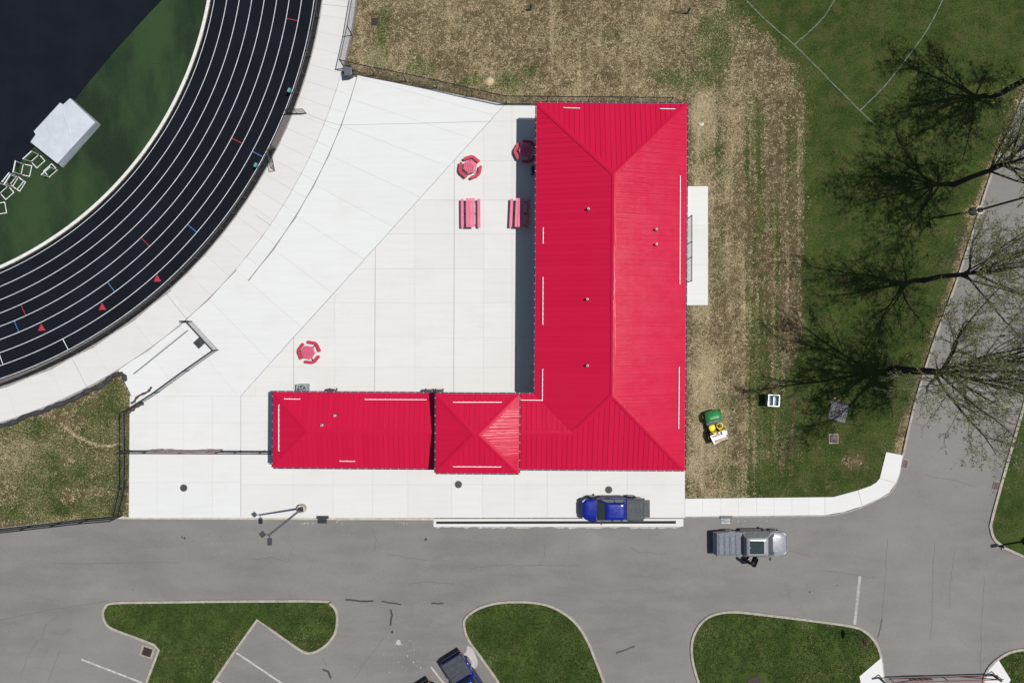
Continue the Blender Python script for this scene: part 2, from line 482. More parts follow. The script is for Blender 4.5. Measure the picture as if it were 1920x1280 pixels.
m_maroon = M('maroon_steel', (0.125, 0.012, 0.026), 0.45, 0.2, 5)

# ------------------------------------------------------------------ ground sheet with patchy cover
def vnoise(x, y, seed, oct=4, lac=2.0, gain=0.55):
    """value noise on arrays"""
    out = np.zeros_like(x, dtype=float); amp = 1.0; tot = 0
    for o in range(oct):
        r = np.random.default_rng(seed + o); tab = r.random((256, 256))
        xi = np.floor(x).astype(int); yi = np.floor(y).astype(int); fx = x - xi; fy = y - yi
        fx = fx * fx * (3 - 2 * fx); fy = fy * fy * (3 - 2 * fy)
        g = lambda a, b: tab[a % 256, b % 256]
        v = (g(xi, yi) * (1 - fx) + g(xi + 1, yi) * fx) * (1 - fy) + (g(xi, yi + 1) * (1 - fx) + g(xi + 1, yi + 1) * fx) * fy
        out += v * amp; tot += amp; amp *= gain; x = x * lac + 17.3; y = y * lac + 5.7
    return out / tot

def sig(x, w): return 1 / (1 + np.exp(-np.clip(x / w, -40, 40)))

def seg_dist(px, py, pts):
    d = np.full(px.shape, 1e9)
    for (x0, y0), (x1, y1) in zip(pts[:-1], pts[1:]):
        L2 = (x1 - x0) ** 2 + (y1 - y0) ** 2
        t = np.clip(((px - x0) * (x1 - x0) + (py - y0) * (y1 - y0)) / L2, 0, 1)
        d = np.minimum(d, np.hypot(px - x0 - t * (x1 - x0), py - y0 - t * (y1 - y0)))
    return d

ROAD_W = [(1935, 140), (1915, 195), (1862, 320), (1826, 432), (1790, 540), (1752, 640), (1715, 760), (1694, 853)]

def cover(px, py):
    """green and straw amounts of the open ground, by place"""
    n1 = vnoise(px / 60, py / 60, 3, 5); n2 = vnoise(px / 26, py / 150, 21, 4); n3 = vnoise(px / 130, py / 130, 40, 4)
    xb = np.interp(py, [-200, 0, 60, 120, 200, 640, 700, 760, 800, 860, 930], [1330, 1392, 1440, 1500, 1515, 1510, 1490, 1480, 1490, 1510, 1450])
    wdt = np.interp(py, [0, 120, 220, 650, 760, 900], [24, 18, 8, 7, 18, 30])
    lawn = sig(px - xb + (n1 - 0.5) * np.interp(py, [0, 90, 180, 640, 760], [60, 50, 26, 26, 120]), wdt)
    green = 0.34 + 0.30 * (n1 - 0.5)
    straw = 0.84 + 0.55 * (n1 - 0.5)
    strp = sig(px - 1285, 6) * sig(py - 190, 12)                       # strip right of the building
    green = green + strp * (n2 - 0.52) * 0.9
    straw = straw + strp * (-0.30 + (n2 - 0.5) * 0.9)
    green = green + 0.30 * np.exp(-((px - 1422) / 20) ** 2) * strp * sig(760 - py, 40)
    straw = straw + strp * (0.34 * np.exp(-((px - 1320) / 26) ** 2) + 0.30 * np.exp(-((px - 1378 + (n3 - .5) * 50) / 24) ** 2) + 0.26 * np.exp(-((px - 1512) / 5) ** 2) * sig(330 - py, 30) + 0.15)
    n5 = vnoise(px / 7, py / 260, 61, 3)
    straw = straw + strp * (n5 - .5) * .75 * (.35 + .65 * sig(px - 1380 + (n3 - .5) * 60, 24)); green = green + strp * (n5 - .52) * -.35
    green = green + .26 * sig(px - 1400, 35) * sig(py - 720, 30) * strp + .17 * sig(px - 1390 + (n3 - .5) * 90, 26) * strp * (n1 - .18) * 2
    rut = strp * (np.exp(-((px - 1466) / 4) ** 2) + np.exp(-((px - 1445) / 3) ** 2) + np.exp(-((px - 1488) / 4) ** 2))
    straw = straw - 0.22 * rut; green = green - 0.12 * rut
    top = sig(190 - py, 10) * sig(px - 640, 10)
    straw = straw + top * 0.14 * np.exp(-((px % 41 - 20) / 4.0) ** 2) * (vnoise(px / 40, py / 90, 77, 2) > 0.5)
    blobs = [(718, 50, 14, 34, .42), (705, 105, 22, 18, .25), (795, 128, 28, 12, .38), (895, 152, 50, 10, .36), (965, 150, 26, 22, .25), (994, 130, 14, 12, .35), (1060, 60, 26, 20, .12),
             (1345, 90, 44, 60, .26), (1290, 150, 40, 18, .30), (1330, 60, 20, 40, .22), (1330, 285, 22, 30, .25), (1365, 320, 26, 30, .20), (1240, 140, 24, 12, .25), (1150, 70, 22, 14, .18),
             (1400, 900, 70, 25, .30), (1580, 830, 90, 60, .25), (1640, 780, 60, 60, .3), (1560, 905, 80, 22, .25), (1500, 880, 50, 40, .12), (1660, 850, 30, 30, .25), (1360, 740, 20, 30, .1),
             (70, 860, 90, 70, .16), (200, 800, 60, 60, .14), (60, 800, 40, 10, .35), (215, 745, 20, 35, .28), (170, 770, 40, 14, .2), (130, 905, 60, 9, .30), (185, 885, 50, 14, .32), (80, 925, 36, 10, .3), (60, 960, 90, 14, .45), (180, 950, 50, 20, .25), (225, 880, 12, 60, .3)]
    for x, y, a, b, q in blobs:
        green = green + 1.6 * q * np.exp(-((px - x) / a) ** 2 - ((py - y) / b) ** 2) * (0.4 + 1.2 * n1)
    straws = [(918, 152, 7, 5, .7), (1310, 210, 16, 18, .35), (1330, 700, 40, 40, .2), (30, 850, 45, 30, .30), (1460, 720, 22, 50, .15), (1540, 835, 40, 10, .25), (1450, 850, 30, 30, .2),
              (1300, 880, 18, 40, .2), (690, 90, 40, 40, .1), (120, 970, 40, 6, .3)]
    for x, y, a, b, q in straws:
        straw = straw + q * np.exp(-((px - x) / a) ** 2 - ((py - y) / b) ** 2)
    ll = sig(300 - px, 5) * sig(py - 680, 5)
    straw = straw - 0.12 * ll
    arc = np.exp(-(seg_dist(px, py, [(122, 800), (140, 815), (165, 829), (190, 836), (210, 835), (228, 831)]) / 2.0) ** 2)
    straw = straw + 0.7 * arc; green = green - 0.3 * arc
    for x in (1037, 1032):
        track = np.exp(-((px - x - (py - 60) * -0.02) / 1.7) ** 2) * sig(140 - py, 4) * 0.35
        straw = straw + track
    # lawn to the right
    gl = 0.98 + 0.30 * (n3 - 0.5); sl = 0.085 + 0.22 * (n1 - 0.5)
    low = sig(py - 770, 25)
    gl = gl - low * (0.34 - 0.2 * (n1 - 0.4)); sl = sl + low * 0.42 * sig(n1 - 0.47, 0.05)
    sl = sl * np.where(low > .3, 1, .8); green = green * (1 - lawn) + gl * lawn; straw = straw * (1 - lawn) + sl * lawn
    # leaf and straw litter along the road kerb
    d = seg_dist(px, py, ROAD_W)
    lit = 1.25 * np.exp(-(d / 17) ** 2) * sig(870 - py, 6) * np.where(py < 640, 1.0, 0.75)
    lit = lit + 0.9 * np.exp(-((px - 1822) / 22) ** 2 - ((py - 397) / 12) ** 2)
    green = green - 0.75 * lit; straw = straw + 0.75 * lit
    for x, y, a, b in ((1787, 337, 10, 10), (1779, 415, 5, 4), (1690, 575, 5, 4), (1565, 750, 20, 10), (1600, 865, 20, 12)):
        q = np.exp(-((px - x) / a) ** 2 - ((py - y) / b) ** 2); green = green - 0.5 * q; straw = straw + 0.5 * q
    far = sig(px - 1850, 6) * sig(py - 790, 6)
    green = green * (1 - far) + (1.05 + 0.2 * (n3 - .5)) * far; straw = straw * (1 - far) + 0.03 * far
    return np.clip(green, 0, 1.3), np.clip(straw, 0, 1.3)

def graded(a, b, step, far):
    mid = list(np.arange(a, b + 1e-6, step)); lo = []; hi = []; d = 2.0; p = a
    while p > -far: p -= d; d *= 1.7; lo.append(p)
    d = 2.0; p = b
    while p < far: p += d; d *= 1.7; hi.append(p)
    return np.array(lo[::-1] + mid + hi)

gx = graded(-46, 48, 0.17, 420); gy = graded(-32, 32, 0.17, 420)
X, Y = np.meshgrid(gx, gy)
PXg = X * PXM + 960; PYg = 640 - Y * PXM
gr, st = cover(PXg, PYg)
nx, ny = len(gx), len(gy)
Zg = np.zeros_like(X)
co = np.stack([X, Y, Zg], -1).reshape(-1, 3)
ii = np.arange(nx * ny).reshape(ny, nx)
fq = np.stack([ii[:-1, :-1], ii[:-1, 1:], ii[1:, 1:], ii[1:, :-1]], -1).reshape(-1, 4)
def fast_mesh(name, co, faces, mats):
    me = bpy.data.meshes.new(name); k = faces.shape[1]
    me.vertices.add(len(co)); me.vertices.foreach_set('co', co.astype(np.float32).ravel())
    me.loops.add(faces.size); me.loops.foreach_set('vertex_index', faces.astype(np.int32).ravel())
    me.polygons.add(len(faces)); me.polygons.foreach_set('loop_start', np.arange(0, faces.size, k, dtype=np.int32))
    for q in mats: me.materials.append(q)
    me.update(calc_edges=True); me.validate()
    return me
me = fast_mesh('ground', co, fq, [m_ground])
for nme, arr in (('green', gr), ('straw', st)):
    a = me.attributes.new(nme, 'FLOAT', 'POINT'); a.data.foreach_set('value', arr.astype(np.float32).ravel())
ground = bpy.data.objects.new('ground', me); COL.objects.link(ground); ground['kind'] = 'structure'

# ------------------------------------------------------------------ running track and field, upper left
TC = W(-273, -116)
def arc(r_px, a0, a1, n):
    r = r_px / PXM
    return [(TC[0] + r * math.cos(R(a)), TC[1] + r * math.sin(R(a))) for a in np.linspace(a0, a1, n)]
A0, A1 = -84.0, 8.0            # the curve, in degrees about its centre
NSEG = 110
def annulus(name, r0, r1, z, m, **props):
    mb = MB(); a = arc(r0, A0, A1, NSEG); b = arc(r1, A0, A1, NSEG)
    for i in range(NSEG - 1):
        mb.face([(a[i][0], a[i][1], z), (b[i][0], b[i][1], z), (b[i + 1][0], b[i + 1][1], z), (a[i + 1][0], a[i + 1][1], z)])
    return mb.build(name, m, **props)
inner = arc(676, A0, A1, NSEG)
sheet('infield', inner + [W(-300, -300), W(-700, -300), W(-700, 560)], 0.012, m_infield, kind='structure')
sheet('field_apron', WL([(304, 0), (262, 45), (220, 91), (162, 160), (142, 186), (100, 233), (60, 281), (40, 303), (0, 350), (-60, 420), (-400, 500), (-400, -300), (560, -300)]), 0.018, m_apron, kind='structure')
track = annulus('running_track', 679, 877, 0.020, m_track, kind='structure')
annulus('track_edge_strip', 872, 886.5, 0.024, m_gravelstrip, kind='structure')
mb = MB()
a = arc(672, A0, A1, NSEG); b = arc(677.5, A0, A1, NSEG)
for i in range(NSEG - 1):
    q = [a[i], b[i], b[i + 1], a[i + 1]]
    mb.face([(x, y, 0.075) for x, y in q])
    mb.face([(b[i][0], b[i][1], 0.0), (b[i + 1][0], b[i + 1][1], 0.0), (b[i + 1][0], b[i + 1][1], 0.075), (b[i][0], b[i][1], 0.075)])
    mb.face([(a[i + 1][0], a[i + 1][1], 0.0), (a[i][0], a[i][1], 0.0), (a[i][0], a[i][1], 0.075), (a[i + 1][0], a[i + 1][1], 0.075)])
mb.build('track_kerb', m_kerb_w, kind='structure')
LANE0, LANEW = 685.0, 23.1
for k in range(9):
    mb = MB(); strip(mb, arc(LANE0 + k * LANEW, A0, A1, NSEG), 0.048 if k else 0.042, 0.0265)
    mb.build('lane_line', m_line, track)
def lane_of(px, py): return math.floor((math.hypot(px + 273, py + 116) - LANE0) / LANEW)
def tick(px, py, m, w=0.06):
    k = lane_of(px, py); ang = math.atan2(-(py + 116), px + 273)
    r0 = (LANE0 + k * LANEW) / PXM + 0.03; r1 = (LANE0 + (k + 1) * LANEW) / PXM - 0.03
    c, s = math.cos(ang), math.sin(ang); mb = MB()
    q = [(TC[0] + r * c - s * o, TC[1] + r * s + c * o, 0.0265) for r, o in ((r0, -w / 2), (r1, -w / 2), (r1, w / 2), (r0, w / 2))]
    mb.face(q); mb.build('lane_mark', m, track)
for px, py in ((546, 37), (440, 262), (272, 453), (44, 581)): tick(px, py, m_redp)
for px, py in ((479, 287), (358, 426), (208, 537), (31, 611)): tick(px, py, m_bluep)
for px, py in ((123, 645), (2, 672)): tick(px, py, m_line)
for px, py in ((296, 523), (193, 576), (79, 615)):
    mb = MB(); mb.face([(x, y, 0.0265) for x, y in WL([(px - 7.5, py + 5), (px + 6.8, py + 4.5), (px - 1.5, py - 8.5)])]); mb.build('lane_triangle', m_redp, track)

# ------------------------------------------------------------------ asphalt
asph = [(-900, 1060), (0, 989), (120, 976), (229, 966), (243, 971), (815, 973), (1284, 970), (1440, 968.5), (1540, 967.5), (1580, 962), (1616, 951), (1648, 936), (1668, 925), (1681, 906), (1688, 885)] + ROAD_W[::-1] + \
       [(2040, -100), (2300, -700), (2700, -700), (2160, 0), (2010, 450), (1942, 672), (1900, 815), (1858, 965), (1855, 992), (1862, 1012), (1880, 1026), (1922, 1047), (2400, 1260), (2700, 1500), (2700, 2000), (-900, 2000)]
ASPH = WL(asph)
sheet('asphalt_road', ASPH, 0.030, m_asph, kind='structure')

def kerb_line(name, pts_px, w=0.17, h=0.13, side=1, m=None):
    """kerb along an open line; its road face stands on the line, its body on the `side`"""
    a = WL(pts_px); b = offset(a, w * side, False)
    mb = MB()
    for i in range(len(a) - 1):
        q = [a[i], a[i + 1], b[i + 1], b[i]]
        if area(q) < 0: q = q[::-1]
        mb.face([(x, y, h) for x, y in q])
        mb.face([(a[i][0], a[i][1], 0), (a[i + 1][0], a[i + 1][1], 0), (a[i + 1][0], a[i + 1][1], h), (a[i][0], a[i][1], h)])
        mb.face([(b[i][0], b[i][1], 0), (b[i + 1][0], b[i + 1][1], 0), (b[i + 1][0], b[i + 1][1], h), (b[i][0], b[i][1], h)])
    return mb.build(name, m or m_kerb, kind='structure', recalc=False)
kerb_line('kerb', catmull(ROAD_W, 3, False), side=-1)
kerb_line('kerb', catmull([(2010, 450), (1942, 672), (1900, 815), (1858, 965), (1855, 992), (1862, 1012), (1880, 1026), (1922, 1047), (2400, 1260)], 4, False), w=0.22, side=1)
kerb_line('kerb', catmull([(1284, 970), (1440, 968.5), (1540, 967.5), (1580, 962), (1616, 951), (1648, 936), (1668, 925), (1681, 906), (1688, 885), (1694, 853)], 4, False), w=0.10, h=0.05, side=1)
mb = MB(); mb.prism(WL([(229, 967), (243, 968.5), (814, 970.5), (814, 974.5), (243, 972.5), (215, 971.5)]), 0.0, 0.042)
mb.build('kerb', M('beige_flush_kerb', (0.40, 0.37, 0.31), 0.9, 0.15, 2, dirt=(0.25, 0.23, 0.2)), kind='structure')

def island(pts_px, closed_n=5, turf_pts=None, corners=None):
    out = WL(pts_px)
    if area(out) < 0: out = out[::-1]
    inn = offset(out, 0.20)
    mb = MB(); n = len(out)
    for i in range(n):
        j = (i + 1) % n
        mb.face([(out[i][0], out[i][1], 0.135), (out[j][0], out[j][1], 0.135), (inn[j][0], inn[j][1], 0.135), (inn[i][0], inn[i][1], 0.135)])
        mb.face([(out[i][0], out[i][1], 0.0), (out[j][0], out[j][1], 0.0), (out[j][0], out[j][1], 0.135), (out[i][0], out[i][1], 0.135)])
        mb.face([(inn[j][0], inn[j][1], 0.05), (inn[i][0], inn[i][1], 0.05), (inn[i][0], inn[i][1], 0.135), (inn[j][0], inn[j][1], 0.135)])
    mb.build('island_kerb', m_kerb, kind='structure')
    sheet('island_lawn', inn, 0.10, m_lawn, kind='structure')
    return inn
def densify(pts, corner=()):
    """round everything except the listed corner indices"""
    return catmull(pts, 5, True)
ISL = []
isl1 = catmull([(400, 1124), (600, 1123.5), (622, 1130), (633, 1144), (635, 1165), (630, 1188), (615, 1208), (596, 1221), (577, 1225), (561, 1218)], 4, False) + [(522, 1191), (484, 1162.5), (440, 1225), (397, 1288), (360, 1340), (250, 1340), (271, 1284), (297, 1216), (289, 1209)] + catmull([(250, 1194), (210, 1179), (197, 1166), (192, 1150), (197, 1136), (214, 1127), (300, 1125.5)], 4, False)
isl2 = catmull([(868, 1170), (871, 1157), (882, 1146), (902, 1135), (932, 1127), (965, 1125), (1000, 1126), (1032, 1133), (1062, 1149), (1085, 1170), (1102, 1197), (1117, 1232), (1138, 1288), (1150, 1330), (960, 1330), (936, 1284), (900, 1232), (876, 1198)], 4)
isl3 = catmull([(1294, 1212), (1299, 1188), (1312, 1166), (1330, 1152), (1354, 1145), (1385, 1144), (1440, 1150), (1530, 1161), (1598, 1171), (1622, 1181), (1641, 1200), (1652, 1226), (1657, 1262), (1660, 1300), (1660, 1345), (1330, 1345), (1312, 1292), (1298, 1248)], 4)
isl4 = catmull([(1842, 1300), (1842, 1272), (1849, 1253), (1864, 1236), (1890, 1220), (1920, 1214), (1960, 1216), (2000, 1240), (2000, 1345), (1842, 1345)], 4)
for p in (isl1, isl2, isl3, isl4): ISL.append(island(p))

# ------------------------------------------------------------------ concrete: courtyard, walkway ring, sidewalk
def slab_set(parent, polys, m, z0=0.036, z1=0.056, gap=0.003):
    gap = min(gap, 0.0035)
    for p in polys:
        q = shrink(p, gap)
        if len(q) < 3 or abs(area(q)) < 0.02: continue
        in2 = shrink(p, gap + 0.004)
        mb = MB()
        if area(q) < 0: q = q[::-1]
        if len(in2) == len(q) and len(q) < 40:
            n = len(q); mb.v = [(x, y, z0) for x, y in q] + [(x, y, z1 - 0.004) for x, y in q] + [(x, y, z1) for x, y in in2]
            mb.f.append(tuple(range(2 * n, 3 * n))); mb.m.append(0)
            for i in range(n):
                j = (i + 1) % n
                mb.f.append((i, j, n + j, n + i)); mb.m.append(0); mb.f.append((n + i, n + j, 2 * n + j, 2 * n + i)); mb.m.append(0)
        else:
            mb.prism(q, z0, z1, bottom=False)
        mb.build('concrete_slab', m, parent)

def grid_cells(poly, xs, ys):
    """split a polygon (pixels) by vertical lines xs and horizontal lines ys"""
    out = []
    xs = [-1e4] + list(xs) + [1e4]; ys = [-1e4] + list(ys) + [1e4]
    for i in range(len(xs) - 1):
        c = clip(poly, 1, 0, -xs[i]); c = clip(c, -1, 0, xs[i + 1]) if len(c) > 2 else c
        if len(c) < 3: continue
        for j in range(len(ys) - 1):
            d = clip(c, 0, 1, -ys[j]); d = clip(d, 0, -1, ys[j + 1]) if len(d) > 2 else d
            if len(d) > 2: out.append(d)
    return out

plaza_px = [(947, 196), (1010, 196), (1284, 196), (1284, 970), (242, 970), (243, 770), (244, 735), (225, 698)]
plaza_px += [(-273 + 951 * math.cos(R(a)), -116 - 951 * math.sin(R(a))) for a in np.linspace(-58.0, -15.9, 40)]
plaza = sheet('plaza', WL(plaza_px), 0.034, m_joint, kind='structure')
zoneA = [(947, 196), (1012, 196), (1012, 742), (452, 742)]
for c in grid_cells(zoneA, (480, 551, 628, 704, 778, 852, 907, 960), (228, 302, 375, 439, 504, 567.5, 632.5, 688)):
    slab_set(plaza, [WL(c)], m_conc, gap=0.009)
zoneB = [(452, 742), (1012, 742), (1284, 742), (1284, 970), (452, 970)]
for c in grid_cells(zoneB, (550, 625, 699, 765, 847, 905, 965, 1026, 1101, 1176), (792, 850, 908)):
    slab_set(plaza, [WL(c)], m_conc, gap=0.007)
zoneC = [(244, 742), (452, 742), (452, 970), (242, 970)]
for c in grid_cells(zoneC, (295, 345, 399), (792, 848, 904)):
    slab_set(plaza, [WL(c)], m_conc_d, gap=0.006)
# wedge between the ring and the diagonal joint, cut along the ring's radii
def polar(r0, r1, a0, a1, n=5):
    return [(-273 + r0 * math.cos(R(a)), -116 - r0 * math.sin(R(a))) for a in np.linspace(a0, a1, n)] + [(-273 + r1 * math.cos(R(a)), -116 - r1 * math.sin(R(a))) for a in np.linspace(a1, a0, n)]
def clip_all(p, hs):
    for h in hs:
        if len(p) < 3: return []
        p = clip(p, *h)
    return p
diag = half((947, 196), (452, 742))         # pixel space: keep the side of the track
d_test = diag[0] * 500 + diag[1] * 300 + diag[2]
if d_test < 0: diag = tuple(-q for q in diag)
top_edge = half((672, 141), (947, 196))
if top_edge[0] * 700 + top_edge[1] * 250 + top_edge[2] < 0: top_edge = tuple(-q for q in top_edge)
left_edge = half((225, 698), (244, 735))
if left_edge[0] * 400 + left_edge[1] * 600 + left_edge[2] < 0: left_edge = tuple(-q for q in left_edge)
cuts = [-10, -15.5, -18.0, -21.06, -24.6, -28.2, -32.2, -36.6, -41, -45.5, -50, -54.5, -60]
for a1, a0 in zip(cuts[:-1], cuts[1:]):
    r0 = 978 if a0 >= -41.01 else 947.5
    p = clip_all(polar(r0, 1500, a0, a1, 7), [diag, top_edge, left_edge, (0, -1, 742)])
    if len(p) > 2: slab_set(plaza, [WL(p)], m_conc_d, gap=0.012 if a1 in (-21.06,) else 0.008)
dd = (40.0 / 12)
walkway = annulus('walkway', 884, 951, 0.034, m_joint, kind='structure')
ang = 7.0
k = 0
while ang > -83:
    step = 2.05 if ang > -36 else (3.0 if ang > -48 else 5.8)
    a1 = ang; a0 = ang - step
    slab_set(walkway, [WL(polar(886, 947.5, a0, a1, 4))], m_conc_r, gap=0.008)
    if -41.5 < ang < -14.9:
        p = clip_all(polar(947.5, 977.6, max(a0, -41), min(a1, -15), 4), [top_edge])
        if len(p) > 2: slab_set(plaza, [WL(p)], m_conc_d, gap=0.008)
    ang = a0; k += 1
# dark sealed joints between the pours
def joint(pts, w=0.035, z=0.0585):
    mb = MB(); strip(mb, WL(pts), w, z); return mb.build('expansion_joint', m_sealant, plaza)
joint([(947, 196), (704, 464), (551, 632), (452, 742), (452, 968)], 0.030)
joint([(-273 + 978 * math.cos(R(a)), -116 - 978 * math.sin(R(a))) for a in np.linspace(-15.4, -40.0, 30)], 0.045)
joint([(-273 + 947.5 * math.cos(R(a)), -116 - 947.5 * math.sin(R(a))) for a in np.linspace(-15, -58, 40)], 0.018)
joint([(638, 235), (780, 232), (920, 228)], 0.022); joint([(576, 214), (608, 227), (638, 235)], 0.02)
joint([(551, 632), (551, 735)], 0.028)
for x, w in ((704, .022), (852, .022)): joint([(x, 464 if x < 800 else 301), (x - 1, 600), (x - 2, 738)], w)
for a, b in (((480, 404), (510, 424)), ((310, 548), (353, 601)), ((136, 672), (165, 728)), ((604, 9), (672, 16))): joint([a, b], 0.022, 0.0588)
# drain apron by the road, pad behind the building, sidewalk to the right
pad = sheet('apron_base', WL([(812, 971.5), (1281, 971.5), (1281, 986), (812, 986.5)]), 0.034, m_joint, kind='structure')
apx = [(813, 972), (1281, 972), (1281, 986), (813, 986.5)]
slab_set(pad, [WL([(813, 972), (1281, 972), (1281, 975.5), (813, 976.5)]), WL([(813, 976.5), (818, 976.5), (818, 981.5), (813, 981.5)]), WL([(1267, 975.5), (1281, 975.5), (1281, 981), (1267, 981)]), WL([(813, 981.5), (1281, 981), (1281, 986), (813, 986.5)])], m_conc, gap=0.002)
g = MB(); g.prism(WL([(818.3, 977), (1266.7, 976), (1266.7, 980.6), (818.3, 981.1)]), 0.034, 0.050)
drain = g.build('trench_drain', m_drain, label='long narrow dark trench drain along the kerb beside the blue pickup', category='drain')
bars = MB()
for i in range(150):
    x = 819.5 + i * 2.985; y = 976.95 - (x - 818) / 449.0
    p = W(x, y + 2.1); bars.box((p[0], p[1], 0.053), (0.05, 0.15, 0.008))
bars.build('grate_slat', m_drain, drain, kind='stuff')
back = sheet('back_pad', WL([(1270, 350), (1327, 349.5), (1327, 572), (1270, 572.5)]), 0.034, m_joint, kind='structure')
slab_set(back, [WL(c) for c in grid_cells([(1270, 350), (1327, 349.5), (1327, 572), (1270, 572.5)], (), (423, 497.5))], m_walk, z1=0.10)
sw = [(1284, 934), (1440, 932.5), (1562, 931), (1600, 921), (1632, 910), (1642, 904), (1649, 896), (1661, 847), (1692, 853), (1686, 886), (1679, 905), (1666, 923), (1647, 934), (1616, 948.5), (1580, 959.5), (1540, 965), (1440, 966.3), (1284, 968)]
side = sheet('sidewalk', WL(sw), 0.036, m_joint, kind='structure')
xs_sw = [1284, 1317, 1351, 1384, 1418, 1451, 1484, 1516, 1546]
for a, b in zip(xs_sw[:-1], xs_sw[1:]):
    slab_set(side, [WL([(a, 934 - (a - 1284) / 278 * 3), (b, 934 - (b - 1284) / 278 * 3), (b, 967.5 - (b - 1284) / 256 * 2.5), (a, 967.5 - (a - 1284) / 256 * 2.5)])], m_walk, z1=0.075, gap=0.007)
for q in ([(1546.3, 931.2), (1562, 931), (1607.7, 918.6), (1615.7, 948), (1580, 959), (1546.3, 964.7)], [(1608.2, 918.4), (1632, 910), (1642, 904), (1648.5, 896.3), (1678.7, 905.2), (1666, 923), (1647, 934), (1616.2, 948)], [(1648.9, 895.8), (1661, 847), (1692, 853), (1686, 886), (1679.2, 904.8)]):
    mb = MB(); mb.prism(WL(q), 0.036, 0.075, bottom=False); mb.build('concrete_slab', m_walk, side)
# concrete corner ramps by the gate
for poly in ([(1651, 1231), (1655, 1262), (1656, 1340), (1625, 1340), (1610, 1266)], [(1870, 1235), (1893, 1272), (1872, 1310), (1845, 1330), (1845, 1274), (1852, 1254)]):
    mb = MB(); mb.prism(WL(poly), 0.05, 0.142); mb.build('corner_pad', m_walk, kind='structure')

# ------------------------------------------------------------------ painted and spilled marks on the asphalt
def flat(name, pts, w, m, z=0.034, px=True, **props):
    mb = MB(); strip(mb, WL(pts) if px else pts, w, z); return mb.build(name, m, kind='structure', **props)
for p in ([(153, 1235), (267, 1279)], [(444, 1223), (541, 1288)], [(403, 1274), (425, 1286)], [(808, 1249), (840, 1290)]): flat('parking_line', p, 0.15, m_faded)
flat('stop_line', [(1602, 1170), (1606, 1135), (1612, 1078)], 0.24, m_stopl)
def wob(p, n, amp, seed):
    r = random.Random(seed); out = []
    for i in range(len(p) - 1):
        for t in range(n):
            u = t / n; out.append((p[i][0] * (1 - u) + p[i + 1][0] * u + r.uniform(-amp, amp), p[i][1] * (1 - u) + p[i + 1][1] * u + r.uniform(-amp, amp)))
    out.append(p[-1]); return out
seals = [([(647, 1123), (675, 1126), (700, 1126)], .16), ([(716, 1126), (735, 1130), (752, 1132)], .13), ([(808, 1130), (832, 1130.5)], .14), ([(732, 1141), (735, 1150), (733, 1160), (732, 1172)], .16),
         ([(735, 1182), (735.5, 1185)], .2), ([(605, 1253), (614, 1257), (621, 1270)], .17), ([(1155, 1223), (1172, 1217), (1190, 1210)], .15), ([(1645, 1195), (1650, 1180), (1653, 1160)], .1)]
for i, (p, w) in enumerate(seals): flat('crack_seal', wob(p, 4, 0.7, i), w, m_tar)
hair = [[(1538, 1068), (1580, 1073), (1640, 1082)], [(0, 1161), (90, 1143), (200, 1126)], [(78, 1200), (84, 1175), (110, 1150)], [(40, 1262), (52, 1228), (72, 1200)], [(90, 1276), (104, 1240), (114, 1218)],
        [(480, 1047), (510, 1044), (540, 1053)], [(725, 1038), (760, 1044), (800, 1050)], [(770, 1094), (800, 1090), (850, 1093)], [(880, 1065), (920, 1060), (965, 1058)], [(960, 1062), (1010, 1058), (1090, 1060)], [(1020, 1010), (1022, 1040), (1010, 1060)],
        [(1180, 1025), (1200, 1035), (1250, 1037)], [(1663, 1010), (1660, 1080), (1652, 1180)], [(1752, 1020), (1748, 1100), (1745, 1200)], [(1790, 1030), (1784, 1070), (1780, 1140)], [(1845, 1080), (1840, 1160), (1838, 1260)], [(1735, 890), (1790, 901), (1830, 912)],
        [(660, 1275), (690, 1235), (720, 1195)], [(605, 1230), (612, 1250)], [(832, 1130), (870, 1136)], [(1480, 1033), (1500, 1037), (1520, 1043)], [(700, 990), (706, 1010), (702, 1032)], [(100, 1055), (160, 1056), (340, 1054)]]
for i, p in enumerate(hair): flat('hairline_crack', wob(p, 6, 1.3, 50 + i), 0.036, M('crack_shade', (0.11, 0.105, 0.10), 0.9) if i == 0 else bpy.data.materials['crack_shade'])
blob = lambda cx, cy, rx, ry, sd, n=14: [(cx + rx * math.cos(2 * PI * i / n) * (0.75 + 0.5 * random.Random(sd * 100 + i).random()), cy + ry * math.sin(2 * PI * i / n) * (0.75 + 0.5 * random.Random(sd * 100 + i + 50).random())) for i in range(n)]
sheet('dust_patch', WL([(877, 1209), (884, 1213), (889, 1220), (893, 1230), (896, 1240), (894, 1249), (889, 1253), (884, 1248), (880, 1238), (874, 1230), (869, 1226), (874, 1220)]), 0.034, m_chalk, kind='structure')
sheet('dust_patch', WL(blob(747, 1203, 5, 5, 1)), 0.034, m_chalk, kind='structure')
mb = MB(); rr = random.Random(5)
for i in range(50):
    x = rr.gauss(760, 26); y = rr.gauss(1222, 24); q = rr.uniform(0.012, 0.042) if rr.random() < .88 else rr.uniform(.04, .075)
    if y < 1188: continue
    p = W(x, y); n = 5; a0 = rr.random() * 6
    mb.face([(p[0] + q * math.cos(a0 + 2 * PI * i2 / n), p[1] + q * math.sin(a0 + 2 * PI * i2 / n), 0.034) for i2 in range(n)])
for x0, x1, y in ((560, 590, 979), (628, 648, 973), (742, 765, 977), (1380, 1440, 974)):
    for i in range(26 if x0 < 1000 else 9):
        p = W(rr.uniform(x0, x1), y + abs(rr.gauss(0, 3))); q = rr.uniform(.015, .055); n = 5
        mb.face([(p[0] + q * math.cos(2 * PI * i2 / n), p[1] + q * math.sin(2 * PI * i2 / n), 0.034) for i2 in range(n)])
mb.build('dust_specks', m_chalk, kind='stuff')
